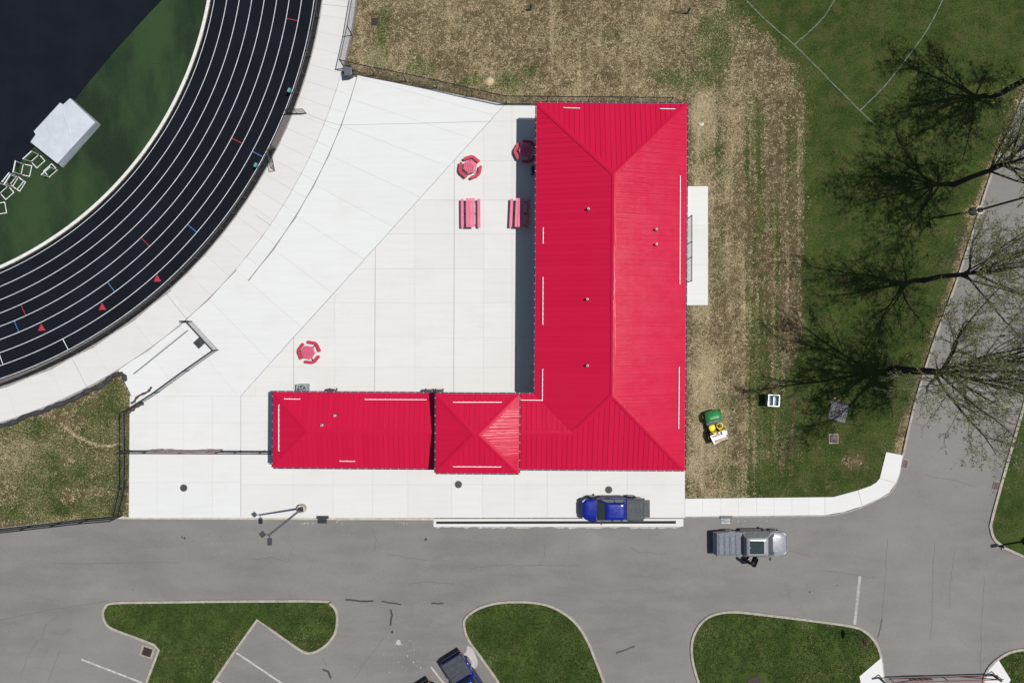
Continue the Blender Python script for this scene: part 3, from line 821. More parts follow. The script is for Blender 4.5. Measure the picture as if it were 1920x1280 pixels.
for x, y, q in ((341.5, 1006, .07), (346.5, 1008, .10), (413.5, 1004.5, .05), (798, 1010.5, .13), (945, 1018, .05), (1570, 1096.5, .06), (1518, 1109, .09), (250, 1105, .05), (660, 1000, .04)):
    sheet('oil_spot', WL(blob(x, y, q * 22, q * 22, int(x), 9)), 0.034, m_tar, kind='structure')
# ragged mortar edge left in front of the drain apron
edge = []
for i in range(70):
    x = 815 + i * 6.5; edge.append((x, 987 + 4.0 * max(0, vnoise(np.array([x / 9.0]), np.array([3.3]), 9, 3)[0] - 0.38) * 3))
sheet('mortar_edge', WL([(813, 985.6)] + edge + [(1281, 985.6)]), 0.0345, M('pale_mortar', (0.36, 0.345, 0.31), 0.95, 0.2, 4), kind='structure')
# worn white lines on the grass field
m_fieldline = M('worn_field_paint', (0.110, 0.140, 0.100), 0.95, 0.4, 3.0, dirt=(0.04, 0.06, 0.02))
for p in ([(1393, -6), (1440, 42), (1490, 85), (1560, 155), (1613, 208), (1641, 234)], [(1490, 84), (1515, 62), (1545, 32), (1568, -6)], [(1613, 207), (1660, 160), (1715, 90), (1745, 45), (1770, -6)]):
    flat('field_line', wob(catmull(p, 3, False), 3, 0.35, 7), 0.085, m_fieldline, z=0.008)

# ------------------------------------------------------------------ the red roofed building (own axes, turned 0.4 degrees)
BROT = R(-0.4)
BO = (5.0, -2.0)                      # local point the Empty stands on
def b_world(x, y):
    c, s = math.cos(BROT), math.sin(BROT); return (x * c - y * s, x * s + y * c)
def b_local(px, py, h):
    x, y = W(px, py, h); c, s = math.cos(-BROT), math.sin(-BROT); return (x * c - y * s, x * s + y * c)
wx, wy = b_world(*BO)
bld = thing('clubhouse', 'L-shaped low building with a red standing-seam metal hip roof and a square raised corner tower', 'building', (wx, wy, 0), BROT)
XW, XE, YN, YS, YI, XL = 1.84, 13.93, 19.17, -10.24, -4.19, -19.14
TX0, TX1, TY0, TY1 = -5.91, 0.60, -10.30, -4.10
ZE, ZT, PITCH = 3.42, 4.88, 0.25
YM = (YS + YI) / 2; HW = (XE - XW) / 2; HWw = (YI - YS) / 2
def zr(x, y):
    main = min(x - XW, XE - x, YN - y, y - YS) if XW <= x <= XE else -9
    wing = min(YI - y, y - YS, x - XL)
    if XW <= x: wing = min(YI - y, y - YS) if x < XW + HWw else -9
    return ZE + PITCH * max(main, wing)
def zt(x, y): return ZT + PITCH * min(x - TX0, TX1 - x, y - TY0, TY1 - y)
def lo(p): return (p[0] - BO[0], p[1] - BO[1], p[2])
PANELS = []
PW = 0.406
def slope(poly, axis, zf, eave_sign):
    """cut a roof face (plan polygon) into panels side by side along axis 'x' or 'y'"""
    k = 0 if axis == 'x' else 1
    lo_, hi_ = min(p[k] for p in poly), max(p[k] for p in poly)
    n0 = math.floor(lo_ / PW)
    a = n0 * PW
    while a < hi_ - 1e-6:
        h1 = (1, 0, -a) if k == 0 else (0, 1, -a); h2 = (-1, 0, a + PW) if k == 0 else (0, -1, a + PW)
        q = clip(poly, *h1); q = clip(q, *h2) if len(q) > 2 else q
        if len(q) > 2 and abs(area(q)) > 0.004: PANELS.append((abs(area(q)), q, k, a, zf))
        a += PW
RN = (XW + HW, YN - HW); RS = (XW + HW, YS + HW); V = (XW + HWw, YM); IC = (XW, YI)
XT = TX0 + 0.45      # the left wing runs a little under the tower
XT2 = TX1 - 0.35
cx_, cy_ = (TX0 + TX1) / 2, (TY0 + TY1) / 2
dlt = ((TX1 - TX0) - (TY1 - TY0)) / 2
TA, TB = (cx_ - dlt, cy_), (cx_ + dlt, cy_)
# planes as functions, so that panels stay flat
fE = lambda x, y: ZE + PITCH * (XE - x); fW_ = lambda x, y: ZE + PITCH * (x - XW); fN = lambda x, y: ZE + PITCH * (YN - y)
fS = lambda x, y: ZE + PITCH * (y - YS); fI = lambda x, y: ZE + PITCH * (YI - y); fL = lambda x, y: ZE + PITCH * (x - XL)
slope([(XE, YS), (XE, YN), RN, RS], 'y', fE, 1)
slope([(XW, YN), IC, V, RS, RN], 'y', fW_, 1)
slope([(XE, YN), (XW, YN), RN], 'x', fN, 1)
slope([(XT2, YS), (V[0], YS), V, (XT2, YM)], 'x', fS, 1)
slope([(V[0], YS), (XE, YS), RS, V], 'x', fS, 1)
slope([(XT2, YM), V, IC, (XT2, YI)], 'x', fI, 1)
HL = (XL + HWw, YM)
slope([(XL, YI), HL, (XT, YM), (XT, YI)], 'x', fI, 1)
slope([(XL, YS), (XT, YS), (XT, YM), HL], 'x', fS, 1)
slope([(XL, YS), HL, (XL, YI)], 'y', fL, 1)
slope([(TX0, TY0), TA, (TX0, TY1)], 'y', lambda x, y: ZT + PITCH * (x - TX0), 1)
slope([(TX1, TY0), (TX1, TY1), TB], 'y', lambda x, y: ZT + PITCH * (TX1 - x), 1)
slope([(TX0, TY1), TA, TB, (TX1, TY1)], 'x', lambda x, y: ZT + PITCH * (TY1 - y), 1)
slope([(TX0, TY0), (TX1, TY0), TB, TA], 'x', lambda x, y: ZT + PITCH * (y - TY0), 1)
def panel_into(mb, q, k, a, zf):
    top = [lo((x, y, zf(x, y))) for x, y in q]; n = len(q)
    b = len(mb.v)
    mb.v.extend(top); mb.v.extend([(x, y, z - 0.03) for x, y, z in top])
    order = list(range(n)) if area(q) > 0 else list(range(n - 1, -1, -1))
    mb.f.append(tuple(b + i for i in order)); mb.m.append(0)
    mb.f.append(tuple(b + n + i for i in reversed(order))); mb.m.append(0)
    # the raised seam on the panel's low-coordinate side
    on = [p for p in q if abs(p[k] - a) < 1e-5]
    if len(on) >= 2:
        on.sort(key=lambda p: p[1 - k]); p, r = on[0], on[-1]
        if math.hypot(p[0] - r[0], p[1] - r[1]) > 0.1:
            A_ = Vector(lo((p[0], p[1], zf(*p)))); B_ = Vector(lo((r[0], r[1], zf(*r))))
            w = Vector((0.011, 0, 0)) if k == 0 else Vector((0, 0.011, 0)); u = Vector((0, 0, 0.035))
            vs = [A_ - w, A_ + w, A_ + w + u, A_ - w + u, B_ - w, B_ + w, B_ + w + u, B_ - w + u]
            b = len(mb.v); mb.v.extend([tuple(x) for x in vs])
            for f in ((0, 1, 2, 3), (7, 6, 5, 4), (0, 4, 5, 1), (1, 5, 6, 2), (2, 6, 7, 3), (3, 7, 4, 0)): mb.f.append(tuple(b + i for i in f)); mb.m.append(0)
PANELS.sort(key=lambda t: -t[0])
rest = MB()
for i, (ar, q, k, a, zf) in enumerate(PANELS):
    if i < 300:
        mb = MB(); panel_into(mb, q, k, a, zf); mb.build('roof_panel', m_roof_y if k else m_roof, bld, recalc=True)
    else: panel_into(rest, q, k, a, zf)
if rest.f: rest.build('roof_panel_end', m_roof, bld, recalc=True, kind='stuff')
# ridge and hip caps
def cap(p, q, zf, w=0.19, lift=0.055, half_pitch=0.75):
    a = Vector(lo((p[0], p[1], zf(*p)))); b = Vector(lo((q[0], q[1], zf(*q))))
    d = (b - a); h = Vector((d.x, d.y, 0)).normalized(); n = Vector((-h.y, h.x, 0))
    drop = w * PITCH * half_pitch
    mb = MB(); prof = [(-w, -drop - 0.045), (-w, -drop), (0, 0), (w, -drop), (w, -drop - 0.045)]
    rings = [[tuple(c + n * o + Vector((0, 0, z + lift))) for o, z in prof] for c in (a, b)]
    mb.loft(rings); mb.build('ridge_cap', m_roof, bld, recalc=True)
cap(RN, RS, zr, half_pitch=1.0)
for p, q in (((XW + .06, YN - .06), RN), ((XE - .06, YN - .06), RN), ((XE - .06, YS + .06), RS), (V, RS)): cap(p, q, zr)
cap((XT2 + 0.2, YM), V, zr, half_pitch=1.0); cap(HL, (XT, YM), zr, half_pitch=1.0)
for p in ((XL + .06, YS + .06), (XL + .06, YI - .06)): cap(p, HL, zr)
for p, q in (((TX0 + .06, TY0 + .06), TA), ((TX0 + .06, TY1 - .06), TA), ((TX1 - .06, TY0 + .06), TB), ((TX1 - .06, TY1 - .06), TB)): cap(p, q, zt)
cap(TA, TB, zt, half_pitch=1.0)
mb = MB(); mb.face([lo((IC[0] - .05, IC[1] + 0.08, ZE + .012)), lo((IC[0] + .08, IC[1] - .05, ZE + .012)), lo((V[0] + .06, V[1] - .06, fW_(*V) + .012)), lo((V[0] - .06, V[1] + .06, fW_(*V) + .012))][::-1])
mb.build('valley_flashing', m_roof, bld)
# gutters with pale hangers
def gutter(p, q, z, out):
    """out: unit vector pointing away from the roof"""
    a = Vector(lo((p[0], p[1], z))); b = Vector(lo((q[0], q[1], z))); o = Vector((out[0], out[1], 0))
    prof = [(0.012, -0.02), (0.012, -0.17), (0.095, -0.16), (0.105, -0.012), (0.095, -0.012), (0.085, -0.145), (0.03, -0.155), (0.03, -0.02)]
    mb = MB(); mb.loft([[tuple(c + o * u + Vector((0, 0, w))) for u, w in prof] for c in (a, b)])
    g = mb.build('gutter', m_gutter, bld, recalc=True)
    L = (b - a).length; n = max(1, int(L / 0.64)); hb = MB()
    for i in range(n):
        c = a + (b - a) * ((i + 0.5) / n) + o * 0.056 + Vector((0, 0, -0.010))
        along = abs(out[1]) > 0.5
        hb.box(c, (0.026, 0.080, 0.012) if along else (0.080, 0.026, 0.012))
    hb.build('gutter_hanger', m_white, g, kind='stuff')
gutter((XW, YN), (XE, YN), ZE, (0, 1)); gutter((XE, YS), (XE, YN), ZE, (1, 0)); gutter((XW, YI + .16), (XW, YN), ZE, (-1, 0))
gutter((XT2, YS), (XE, YS), ZE, (0, -1)); gutter((XL, YS), (XT, YS), ZE, (0, -1)); gutter((XL, YI), (XT, YI), ZE, (0, 1)); gutter((XT2, YI), (XW, YI), ZE, (0, 1))
gutter((XL, YS), (XL, YI), ZE, (-1, 0))
gutter((TX0, TY0), (TX1, TY0), ZT, (0, -1)); gutter((TX0, TY1), (TX1, TY1), ZT, (0, 1)); gutter((TX0, TY0), (TX0, TY1), ZT, (-1, 0)); gutter((TX1, TY0), (TX1, TY1), ZT, (1, 0))
# fascia, soffit and walls
def wallbox(name, x0, x1, y0, y1, z0, z1, m):
    mb = MB(); mb.box(lo(((x0 + x1) / 2, (y0 + y1) / 2, (z0 + z1) / 2)), (x1 - x0, y1 - y0, z1 - z0)); return mb.build(name, m, bld)
OV = 0.75
lpoly = [(XL, YS), (XE, YS), (XE, YN), (XW, YN), (XW, YI), (XL, YI)]
mb = MB(); mb.prism([(x - BO[0], y - BO[1]) for x, y in [(XL + .02, YS + .02), (XE - .02, YS + .02), (XE - .02, YN - .02), (XW + .02, YN - .02), (XW + .02, YI - .02), (XL + .02, YI - .02)]], ZE - 0.24, ZE - 0.035); mb.build('soffit', m_soffit, bld)
mb = MB(); mb.prism([(x - BO[0], y - BO[1]) for x, y in [(XL + OV, YS + OV), (XE - OV, YS + OV), (XE - OV, YN - OV), (XW + 1.6, YN - OV), (XW + 1.6, YI - OV), (XL + OV, YI - OV)]], 0.03, ZE - 0.242); wall = mb.build('wall', m_wall, bld)
wallbox('tower_soffit', TX0 + .02, TX1 - .02, TY0 + .02, TY1 - .02, ZT - .24, ZT - .035, m_soffit)
wallbox('tower_wall', TX0 + .62, TX1 - .62, TY0 + .62, TY1 - .62, 3.0, ZT - .242, m_wall)
# porch posts along the courtyard side
for i in range(7):
    y = YI + 1.2 + i * (YN - YI - 2.4) / 6
    mb = MB(); mb.box(lo((XW + 0.45, y, (ZE - .24) / 2 + .02)), (0.2, 0.2, ZE - .29)); mb.build('porch_post', m_wall, bld)
# snow guards
def guard(a, b, zf, h):
    p = b_local(*a, h); q = b_local(*b, h)
    A_ = Vector(lo((p[0], p[1], zf(*p) + 0.085))); B_ = Vector(lo((q[0], q[1], zf(*q) + 0.085)))
    mb = MB(); mb.bar(A_, B_, 0.048, 0.05)
    L = (B_ - A_).length; n = max(2, int(L / 0.406)); d = (B_ - A_).normalized(); s = Vector((-d.y, d.x, 0))
    for i in range(n + 1):
        c = A_ + (B_ - A_) * (i / n); mb.box(c - Vector((0, 0, 0.045)) + s * 0.02, (0.04, 0.07, 0.06), rz=math.atan2(d.y, d.x))
    mb.build('snow_guard', m_white, bld)
for a, b in (((1057, 202), (1087, 203)), ((1238, 204), (1266, 204.5)), ((1018.5, 427), (1018.3, 456)), ((1018, 520), (1017.7, 608)), ((1017.3, 692), (1016.8, 750)), ((1016.5, 750), (974, 749.5)),
             ((1275.5, 330), (1274.8, 532)), ((1273.5, 688), (1272.5, 803)), ((522.5, 759), (522.5, 845)), ((533, 747.5), (562, 748)), ((684, 748.5), (799, 749)), ((637, 864), (665, 864.5))): guard(a, b, zr, 3.65)
for a, b in (((850, 753.5), (940, 753.5)), ((850, 874), (939, 874.5))): guard(a, b, zt, 5.0)
# vent pipes with boots
for px, py in ((1103, 392), (1101, 561), (1101, 685), (1232, 429), (1232, 457), (625, 780), (602, 797.5)):
    x, y = b_local(px, py, 4.6); z = zr(x, y); p = lo((x, y, z))
    mb = MB(); mb.cyl(p, 0.085, p[2] - 0.05, p[2] + 0.42, 14); mb.cyl(p, 0.06, p[2] + 0.405, p[2] + 0.428, 14, m=1)
    v = mb.build('vent_pipe', [m_white, m_blk], bld)
    mb = MB(); mb.cyl(p, 0.17, p[2] - 0.06, p[2] + 0.09, 14, r1=0.095); mb.build('pipe_boot', m_dgrey, v)
# doors and windows under the eaves
m_door = M('grey_door', (0.16, 0.165, 0.17), 0.5); m_win = mat_glass('dark_window_glass', (0.02, 0.025, 0.03))
def opening(name, x, y, w, h, z, nx, m):
    mb = MB(); d = (w, 0.06, h) if abs(nx[1]) > .5 else (0.06, w, h); mb.box(lo((x + nx[0] * .02, y + nx[1] * .02, z + h / 2)), d); mb.build(name, m, bld)
for y in (0, 6.5, 13): opening('door', XW + 1.6, y, 1.0, 2.15, 0.05, (-1, 0), m_door)
for y in (3, 9.5, 16): opening('window', XW + 1.6, y, 1.6, 1.2, 1.0, (-1, 0), m_win)
for x in (-16, -9.5): opening('door', x, YI - OV, 1.0, 2.15, 0.05, (0, 1), m_door); opening('door', x, YS + OV, 1.0, 2.15, 0.05, (0, -1), m_door)
for x in (4, 9): opening('garage_door', x, YS + OV, 2.8, 2.4, 0.05, (0, -1), m_door)

# ------------------------------------------------------------------ fences
def posts_along(pts, step):
    out = []
    for i in range(len(pts) - 1):
        a, b = Vector((*pts[i], 0)), Vector((*pts[i + 1], 0)); n = max(1, round((b - a).length / step))
        for k in range(n): out.append(a + (b - a) * (k / n))
    out.append(Vector((*pts[-1], 0))); return out
def fence(name, label, pts, h, step=3.0, wire=0.060, wr=0.0020, mid=False, closed_mesh=True, posts=None, cat='fence', brace=(), base=0.0, group=None):
    root = thing(name, label, cat, (pts[0][0], pts[0][1], base), group=group)
    loc = [(x - pts[0][0], y - pts[0][1]) for x, y in pts]
    for p in (posts_along(loc, step) if posts is None else posts):
        mb = MB(); mb.tube([(p.x, p.y, 0.0), (p.x, p.y, h + 0.06)], 0.042, 8); mb.cyl((p.x, p.y), 0.045, h + 0.055, h + 0.085, 8, r1=0.01)
        mb.build('fence_post', m_blk, root)
    for z in ([h] + ([h * 0.5] if mid else [])) + [0.08]:
        for a, b in zip(loc[:-1], loc[1:]):
            mb = MB(); mb.tube([(a[0], a[1], z), (b[0], b[1], z)], 0.040 if z > 0.2 else 0.008, 6); mb.build('fence_rail', m_blk, root)
    mb = MB()
    for a, b in zip(loc[:-1], loc[1:]):
        d = Vector((b[0] - a[0], b[1] - a[1], 0)); L = d.length; d.normalize()
        n = Vector((-d.y, d.x, 0)) * wr
        hh = h - 0.06
        for sgn in (1, -1):
            t = -hh
            while t < L + hh if sgn < 0 else t < L:
                # wire from (t, 0) rising at 45 degrees
                s0, z0 = t, 0.0; s1, z1 = t + sgn * hh, hh
                lo_, hi_ = 0.0, 1.0
                for lim, up in ((0.0, False), (L, True)):
                    ds = s1 - s0
                    q = (lim - s0) / ds
                    if (ds > 0) == up: hi_ = min(hi_, q)
                    else: lo_ = max(lo_, q)
                if hi_ - lo_ > 0.01:
                    P0 = Vector((a[0], a[1], 0)) + d * (s0 + (s1 - s0) * lo_) + Vector((0, 0, 0.05 + z0 + (z1 - z0) * lo_))
                    P1 = Vector((a[0], a[1], 0)) + d * (s0 + (s1 - s0) * hi_) + Vector((0, 0, 0.05 + z0 + (z1 - z0) * hi_))
                    o = (d * sgn * -0.7071 + Vector((0, 0, 0.7071))) * wr
                    for c1, c2 in ((n, -n), ):
                        b0 = len(mb.v)
                        mb.v.extend([tuple(P0 + n), tuple(P0 - n), tuple(P1 - n), tuple(P1 + n), tuple(P0 + o), tuple(P0 - o), tuple(P1 - o), tuple(P1 + o)])
                        mb.f.extend([(b0, b0 + 1, b0 + 2, b0 + 3), (b0 + 4, b0 + 5, b0 + 6, b0 + 7)]); mb.m.extend([0, 0])
                t += wire * 1.414
    if mb.f: mb.build('chain_link_mesh', m_blk, root, kind='stuff')
    for (x, y, ang, L) in brace:
        pass
    return root
FH = 1.83
fence('tall_fence', 'tall black chain-link fence round the straw field, from the walkway to the roof corner', WL([(676, -25), (660.3, 67), (646.5, 128.5), (702, 141.5), (761, 153), (819, 165), (885, 180.5), (949, 194.5), (1253, 197)]), FH, 3.1, mid=False)
fence('tall_fence', 'tall black chain-link fence along the left edge of the plaza above the cross fence', WL([(241.5, 771), (242.5, 843)]), FH, 3.2, mid=True)
fence('tall_fence', 'tall black chain-link fence at the left end of the driveway plaza, bending towards the road', WL([(242.5, 844.5), (241.6, 913), (229.5, 966)]), FH, 3.0, mid=True)
fence('tall_fence', 'tall black chain-link fence running along the road edge of the lower left grass', WL([(229, 966.5), (170, 971.5), (118, 977.5), (62, 984), (0, 991), (-60, 998)]), FH, 2.6, mid=True)
cross = fence('cross_fence', 'tall black fence crossing the plaza to the building with a torn pinkish banner on it', WL([(244, 843.5), (286, 843.6), (352, 843.8), (418, 844), (452, 844.1), (498, 844.3), (520, 844.4)]), FH, 2.9)
# the torn pinkish banner tied to that fence
def wavy_banner():
    a = W(287, 843.6); b = W(420, 844); n = 60; mb = MB(); rows = 4
    r = random.Random(3); ph = [r.uniform(0, 6) for _ in range(6)]
    base = (W(244, 843.5))
    for j in range(rows + 1):
        for i in range(n + 1):
            u = i / n; x = a[0] + (b[0] - a[0]) * u - base[0]; y = a[1] + (b[1] - a[1]) * u - base[1]
            sag = 0.16 * abs(math.sin(u * 15 + ph[0])) + 0.08 * math.sin(u * 37 + ph[1])
            z = 0.12 + (FH - 0.20 - sag * 0.7) * j / rows
            y += 0.06 + 0.05 * (1 + math.sin(u * 44 + j * 1.1 + ph[2])) * (0.5 + 0.5 * math.sin(u * 9)) + 0.0 * j / rows
            mb.v.append((x, y, z))
    for j in range(rows):
        for i in range(n):
            q = j * (n + 1) + i; mb.f.append((q, q + 1, q + n + 2, q + n + 1)); mb.m.append(0)
    m, t, p = newmat('pink_mesh_banner')
    v = objco(t)
    c = mixc(t, ramp(t, noise(t, mapped(t, v, (1, 1, 4)), 2.2, 5, 0.65), 0.42, 0.58), (0.46, 0.37, 0.37), (0.24, 0.085, 0.10))
    t.links.new(c, p.inputs['Base Color']); p.inputs['Roughness'].default_value = 0.8
    mb.build('banner', m, cross, smooth=60, label='torn faded pinkish mesh banner')
wavy_banner()
fence('pen_fence', 'low black chain-link fence round the small pen beside the walkway', WL([(360.5, 602.5), (410, 656), (355.6, 694), (300, 734.5), (266.6, 756), (243, 770)]), 1.22, 3.0, wire=0.055, wr=0.0016)
fence('pen_fence_end', 'short black fence return at the top corner of the small pen', WL([(360.5, 602.5), (349.5, 602.8)]), 1.22, 0.6, wire=0.05, wr=0.003)
fence('enclosure_fence', 'black chain-link enclosure fence standing on the narrow pad behind the building', WL([(1286.5, 411.5), (1286.5, 459), (1286.4, 487), (1286.2, 530)]), FH + 0.05, 2.4, mid=False)
# fence round the track
def track_fence(label, a0, a1, rr_):
    pts = [(TC[0] + rr_ / PXM * math.cos(R(a)), TC[1] + rr_ / PXM * math.sin(R(a))) for a in np.linspace(a0, a1, max(2, int(abs(a1 - a0) / 2.2)))]
    return fence('track_fence', label, pts, 1.22, 2.0, wire=0.036, wr=0.0042)
track_fence('black chain-link fence along the outside of the track below the two open gates', -80, -26.6, 884)
track_fence('black chain-link fence along the outside of the track above the two open gates', -21.8, 7, 884)
def gate_leaf(label, a, b):
    A_, B_ = W(*a), W(*b); g = thing('track_gate', label, 'gate', (A_[0], A_[1], 0.03), group='open gates in the track fence')
    d = (B_[0] - A_[0], B_[1] - A_[1])
    for x, y in ((0, 0), d, (d[0] / 2, d[1] / 2)):
        mb = MB(); mb.tube([(x, y, 0.04), (x, y, 1.2)], 0.03, 8); mb.build('gate_post', m_blk, g)
    for z in (0.08, 1.18):
        mb = MB(); mb.tube([(0, 0, z), (d[0], d[1], z)], 0.025, 6); mb.build('gate_rail', m_blk, g)
    mb = MB(); mb.tube([(0, 0, .1), (d[0] / 2, d[1] / 2, 1.16)], 0.014, 5); mb.tube([(d[0] / 2, d[1] / 2, 1.16), (d[0], d[1], .1)], 0.014, 5); mb.build('gate_brace', m_blk, g)
    mb = MB(); L = math.hypot(*d); n = int(L / 0.06)
    for i in range(n):
        u = i / n; mb.box((d[0] * u, d[1] * u, 0.62), (0.006, 0.006, 1.1))
    for i in range(18): mb.tube([(0, 0, .1 + i * .06), (d[0], d[1], .1 + i * .06)], 0.003, 3)
    mb.build('gate_mesh', m_blk, g, kind='stuff')
gate_leaf('open track gate leaf pointing straight away from the track, the upper one', (541, 214), (575, 213.5))
gate_leaf('open track gate leaf swung down along the walkway, the lower one', (509, 286), (516, 321))
# silt socks along the lower left grass
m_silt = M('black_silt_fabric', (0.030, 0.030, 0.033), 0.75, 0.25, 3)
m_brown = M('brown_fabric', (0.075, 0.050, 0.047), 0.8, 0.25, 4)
def sock(name, label, pts, w, hgt, m, seed, stakes=0):
    """long low fabric roll lying on the ground, its width and edge uneven"""
    P0 = W(*pts[0]); f = thing(name, label, 'silt sock', (P0[0], P0[1], 0.0)); c = catmull(WL(pts), 8, False); r = random.Random(seed); mb = MB(); rings = []
    o = offset(c, 1, False); n = len(c)
    for i in range(n):
        nx_, ny_ = o[i][0] - c[i][0], o[i][1] - c[i][1]
        k = (1 + .22 * math.sin(i * .9 + seed) + r.uniform(-.08, .08)) * (min(1, .35 + .4 * min(i, n - 1 - i)))
        hw_ = w / 2 * k; sh = .05 * math.sin(i * .37)
        rings.append([(c[i][0] + nx_ * (u * hw_ + sh) - P0[0], c[i][1] + ny_ * (u * hw_ + sh) - P0[1], 0.03 + hgt * k * z) for u, z in ((-1, 0), (-.85, .5), (-.45, .92), (0, 1), (.45, .92), (.85, .5), (1, 0))])
    mb.loft(rings, closed=False, cap=False); mb.build('fabric', m, f, smooth=70, recalc=True)
    for i in range(4, n - 2, 12) if stakes else ():
        mb = MB(); mb.box((c[i][0] - P0[0], c[i][1] - P0[1], hgt * .9), (.04, .04, hgt * 1.1)); mb.build('stake', m_stake, f)
    return f
m_stake = M('stake_wood', (0.16, 0.10, 0.055), .9)
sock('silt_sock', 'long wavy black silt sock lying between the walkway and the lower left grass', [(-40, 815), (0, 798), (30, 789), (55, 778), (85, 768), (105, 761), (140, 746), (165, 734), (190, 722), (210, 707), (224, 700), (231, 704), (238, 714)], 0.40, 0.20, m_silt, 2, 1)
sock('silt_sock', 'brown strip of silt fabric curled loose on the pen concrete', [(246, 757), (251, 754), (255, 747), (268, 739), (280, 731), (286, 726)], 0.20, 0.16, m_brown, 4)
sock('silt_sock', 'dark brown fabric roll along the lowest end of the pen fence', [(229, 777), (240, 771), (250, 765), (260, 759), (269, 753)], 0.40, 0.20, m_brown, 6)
# thin flat grey bar laid on the concrete, and square grate in the pen
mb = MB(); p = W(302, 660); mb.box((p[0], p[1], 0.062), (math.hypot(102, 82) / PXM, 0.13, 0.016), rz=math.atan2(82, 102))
mb.build('grey_bar', M('plain_bar_grey', (0.20, 0.21, 0.22), .6, .15, 6), label='thin grey bar running lengthwise through the pen concrete', category='drain')
def flat_grate(name, label, px, py, w, d, rz, m_frame, m_bar, n=7, z=0.058, frame=0.06, cat='grate', group=None):
    p = W(px, py); g = thing(name, label, cat, (p[0], p[1], z), rz, group)
    mb = MB(); mb.box((0, 0, -0.012), (w - 0.02, d - 0.02, 0.02)); mb.build('pit', m_blk, g)
    mb = MB()
    for sx in (-1, 1): mb.box((sx * (w - frame) / 2, 0, 0.004), (frame, d, 0.024))
    for sy in (-1, 1): mb.box((0, sy * (d - frame) / 2, 0.0045), (w - 2 * frame, frame, 0.024))
    mb.build('grate_frame', m_frame, g)
    for i in range(n):
        mb = MB(); mb.box((0, -d / 2 + frame + (i + .5) * (d - 2 * frame) / n, 0.004), (w - 2 * frame, (d - 2 * frame) / n * 0.5, 0.018)); mb.build('grate_bar', m_bar, g)
    return g
flat_grate('square_grate', 'square dark drain grate inside the small fenced pen', 373.5, 643, 0.70, 0.72, 0.75, m_iron, m_iron, 8)
# manhole covers
for px, py, lab in ((345, 914, 'round dark manhole cover alone on the left end of the driveway plaza'), (859.5, 907.5, 'round dark manhole cover just below the square tower roof'), (1141, 917.5, 'round dark manhole cover just above the parked blue pickup')):
    p = W(px, py); g = thing('manhole_cover', lab, 'manhole cover', (p[0], p[1], 0.05), group='manhole covers in the driveway plaza')
    mb = MB(); mb.cyl((0, 0), 0.31, 0.0, 0.016, 28); mb.build('ring', m_iron, g)
    mb = MB(); mb.cyl((0, 0), 0.27, 0.016, 0.024, 28)
    for i in range(-3, 4):
        w = math.sqrt(max(0, 0.24 ** 2 - (i * .07) ** 2)); mb.box((0, i * .07, 0.027), (2 * w, 0.022, 0.008))
    mb.build('lid', m_iron, g)
# catch basins and kerb inlets
def rot_px(dx, dy): return math.atan2(-dy, dx)
m_pad = M('stained_basin_concrete', (0.27, 0.24, 0.20), 0.9, 0.2, 3, dirt=(0.18, 0.13, 0.10))
def basin(label, px, py, w, d, rz, pw, pd, z, mframe=None, mpad=None):
    p = W(px, py); g = flat_grate('catch_basin', label, px, py, w, d, rz, mframe or m_grate, m_grate, 5, z=z + 0.03, cat='catch basin')
    mb = MB(); mb.box((0, 0, -0.055), (pw, pd, 0.06)); mb.build('collar', mpad or m_pad, g); return g
basin('rusty square catch basin grate in the corner of the lower left island kerb', 276.5, 1221, 0.78, 0.68, R(-18), 1.15, 0.95, 0.035)
basin('dark catch basin grate in a square concrete collar under the tree shadow', 1572, 772, 0.62, 0.85, R(-14), 1.5, 1.5, 0.02, mpad=M('grey_basin_collar', (0.13, 0.133, 0.138), .9, .25, 3))
basin('small rusty grate in the patchy grass below the concrete-collared basin', 1563, 822, 0.62, 0.62, R(0), 0.8, 0.85, 0.02)
basin('reddish square grate in the straw field near the fence corner', 702.5, 41.5, 0.55, 0.62, R(-3), 0.6, 0.66, 0.02, mpad=m_grate)
basin('large grate in a concrete collar cut into the lower right island', 1413, 1276, 1.0, 0.75, R(22), 1.7, 1.1, 0.09)
basin('maroon kerb inlet grate at the sidewalk end by the road', 1696, 869, 0.50, 0.75, R(-14), 0.6, 0.85, 0.034, m_maroon)
basin('maroon kerb inlet grate on the far side of the road bend', 1867, 910, 0.55, 0.70, R(-14), 0.6, 0.8, 0.034, m_maroon)
def inlet(label, px, py, light):
    p = W(px, py); g = thing('kerb_inlet', label, 'storm drain', (p[0], p[1], 0.03), group='black kerb inlets along the driveway plaza')
    mb = MB(); mb.box((0, 0.13, 0.06), (1.02, 0.24, 0.12)); mb.build('inlet_hood', m_blkp if not light else m_dgrey, g)
    mb = MB(); mb.box((-0.05, -0.2, 0.012), (0.78, 0.42, 0.02)); mb.build('pit', m_blk, g)
    mb = MB()
    for i in range(-5, 6):
        for s in (1, -1):
            x0 = -0.05 + i * 0.075 - 0.12 * s; x1 = x0 + 0.24 * s
            mb.bar((max(-.42, min(.32, x0)), -0.38, 0.028), (max(-.42, min(.32, x1)), -0.03, 0.028), 0.012, 0.012)
    for y in (-0.39, -0.01): mb.box((-0.05, y, 0.028), (0.80, 0.03, 0.016))
    mb.build('lattice_grate', m_galv if light else m_iron, g)
inlet('black kerb inlet between the lamp post and the left wing', 605.5, 971.5, False)
inlet('dark kerb inlet with a pale lattice grate above the silver pickup', 1361, 971.5, True)

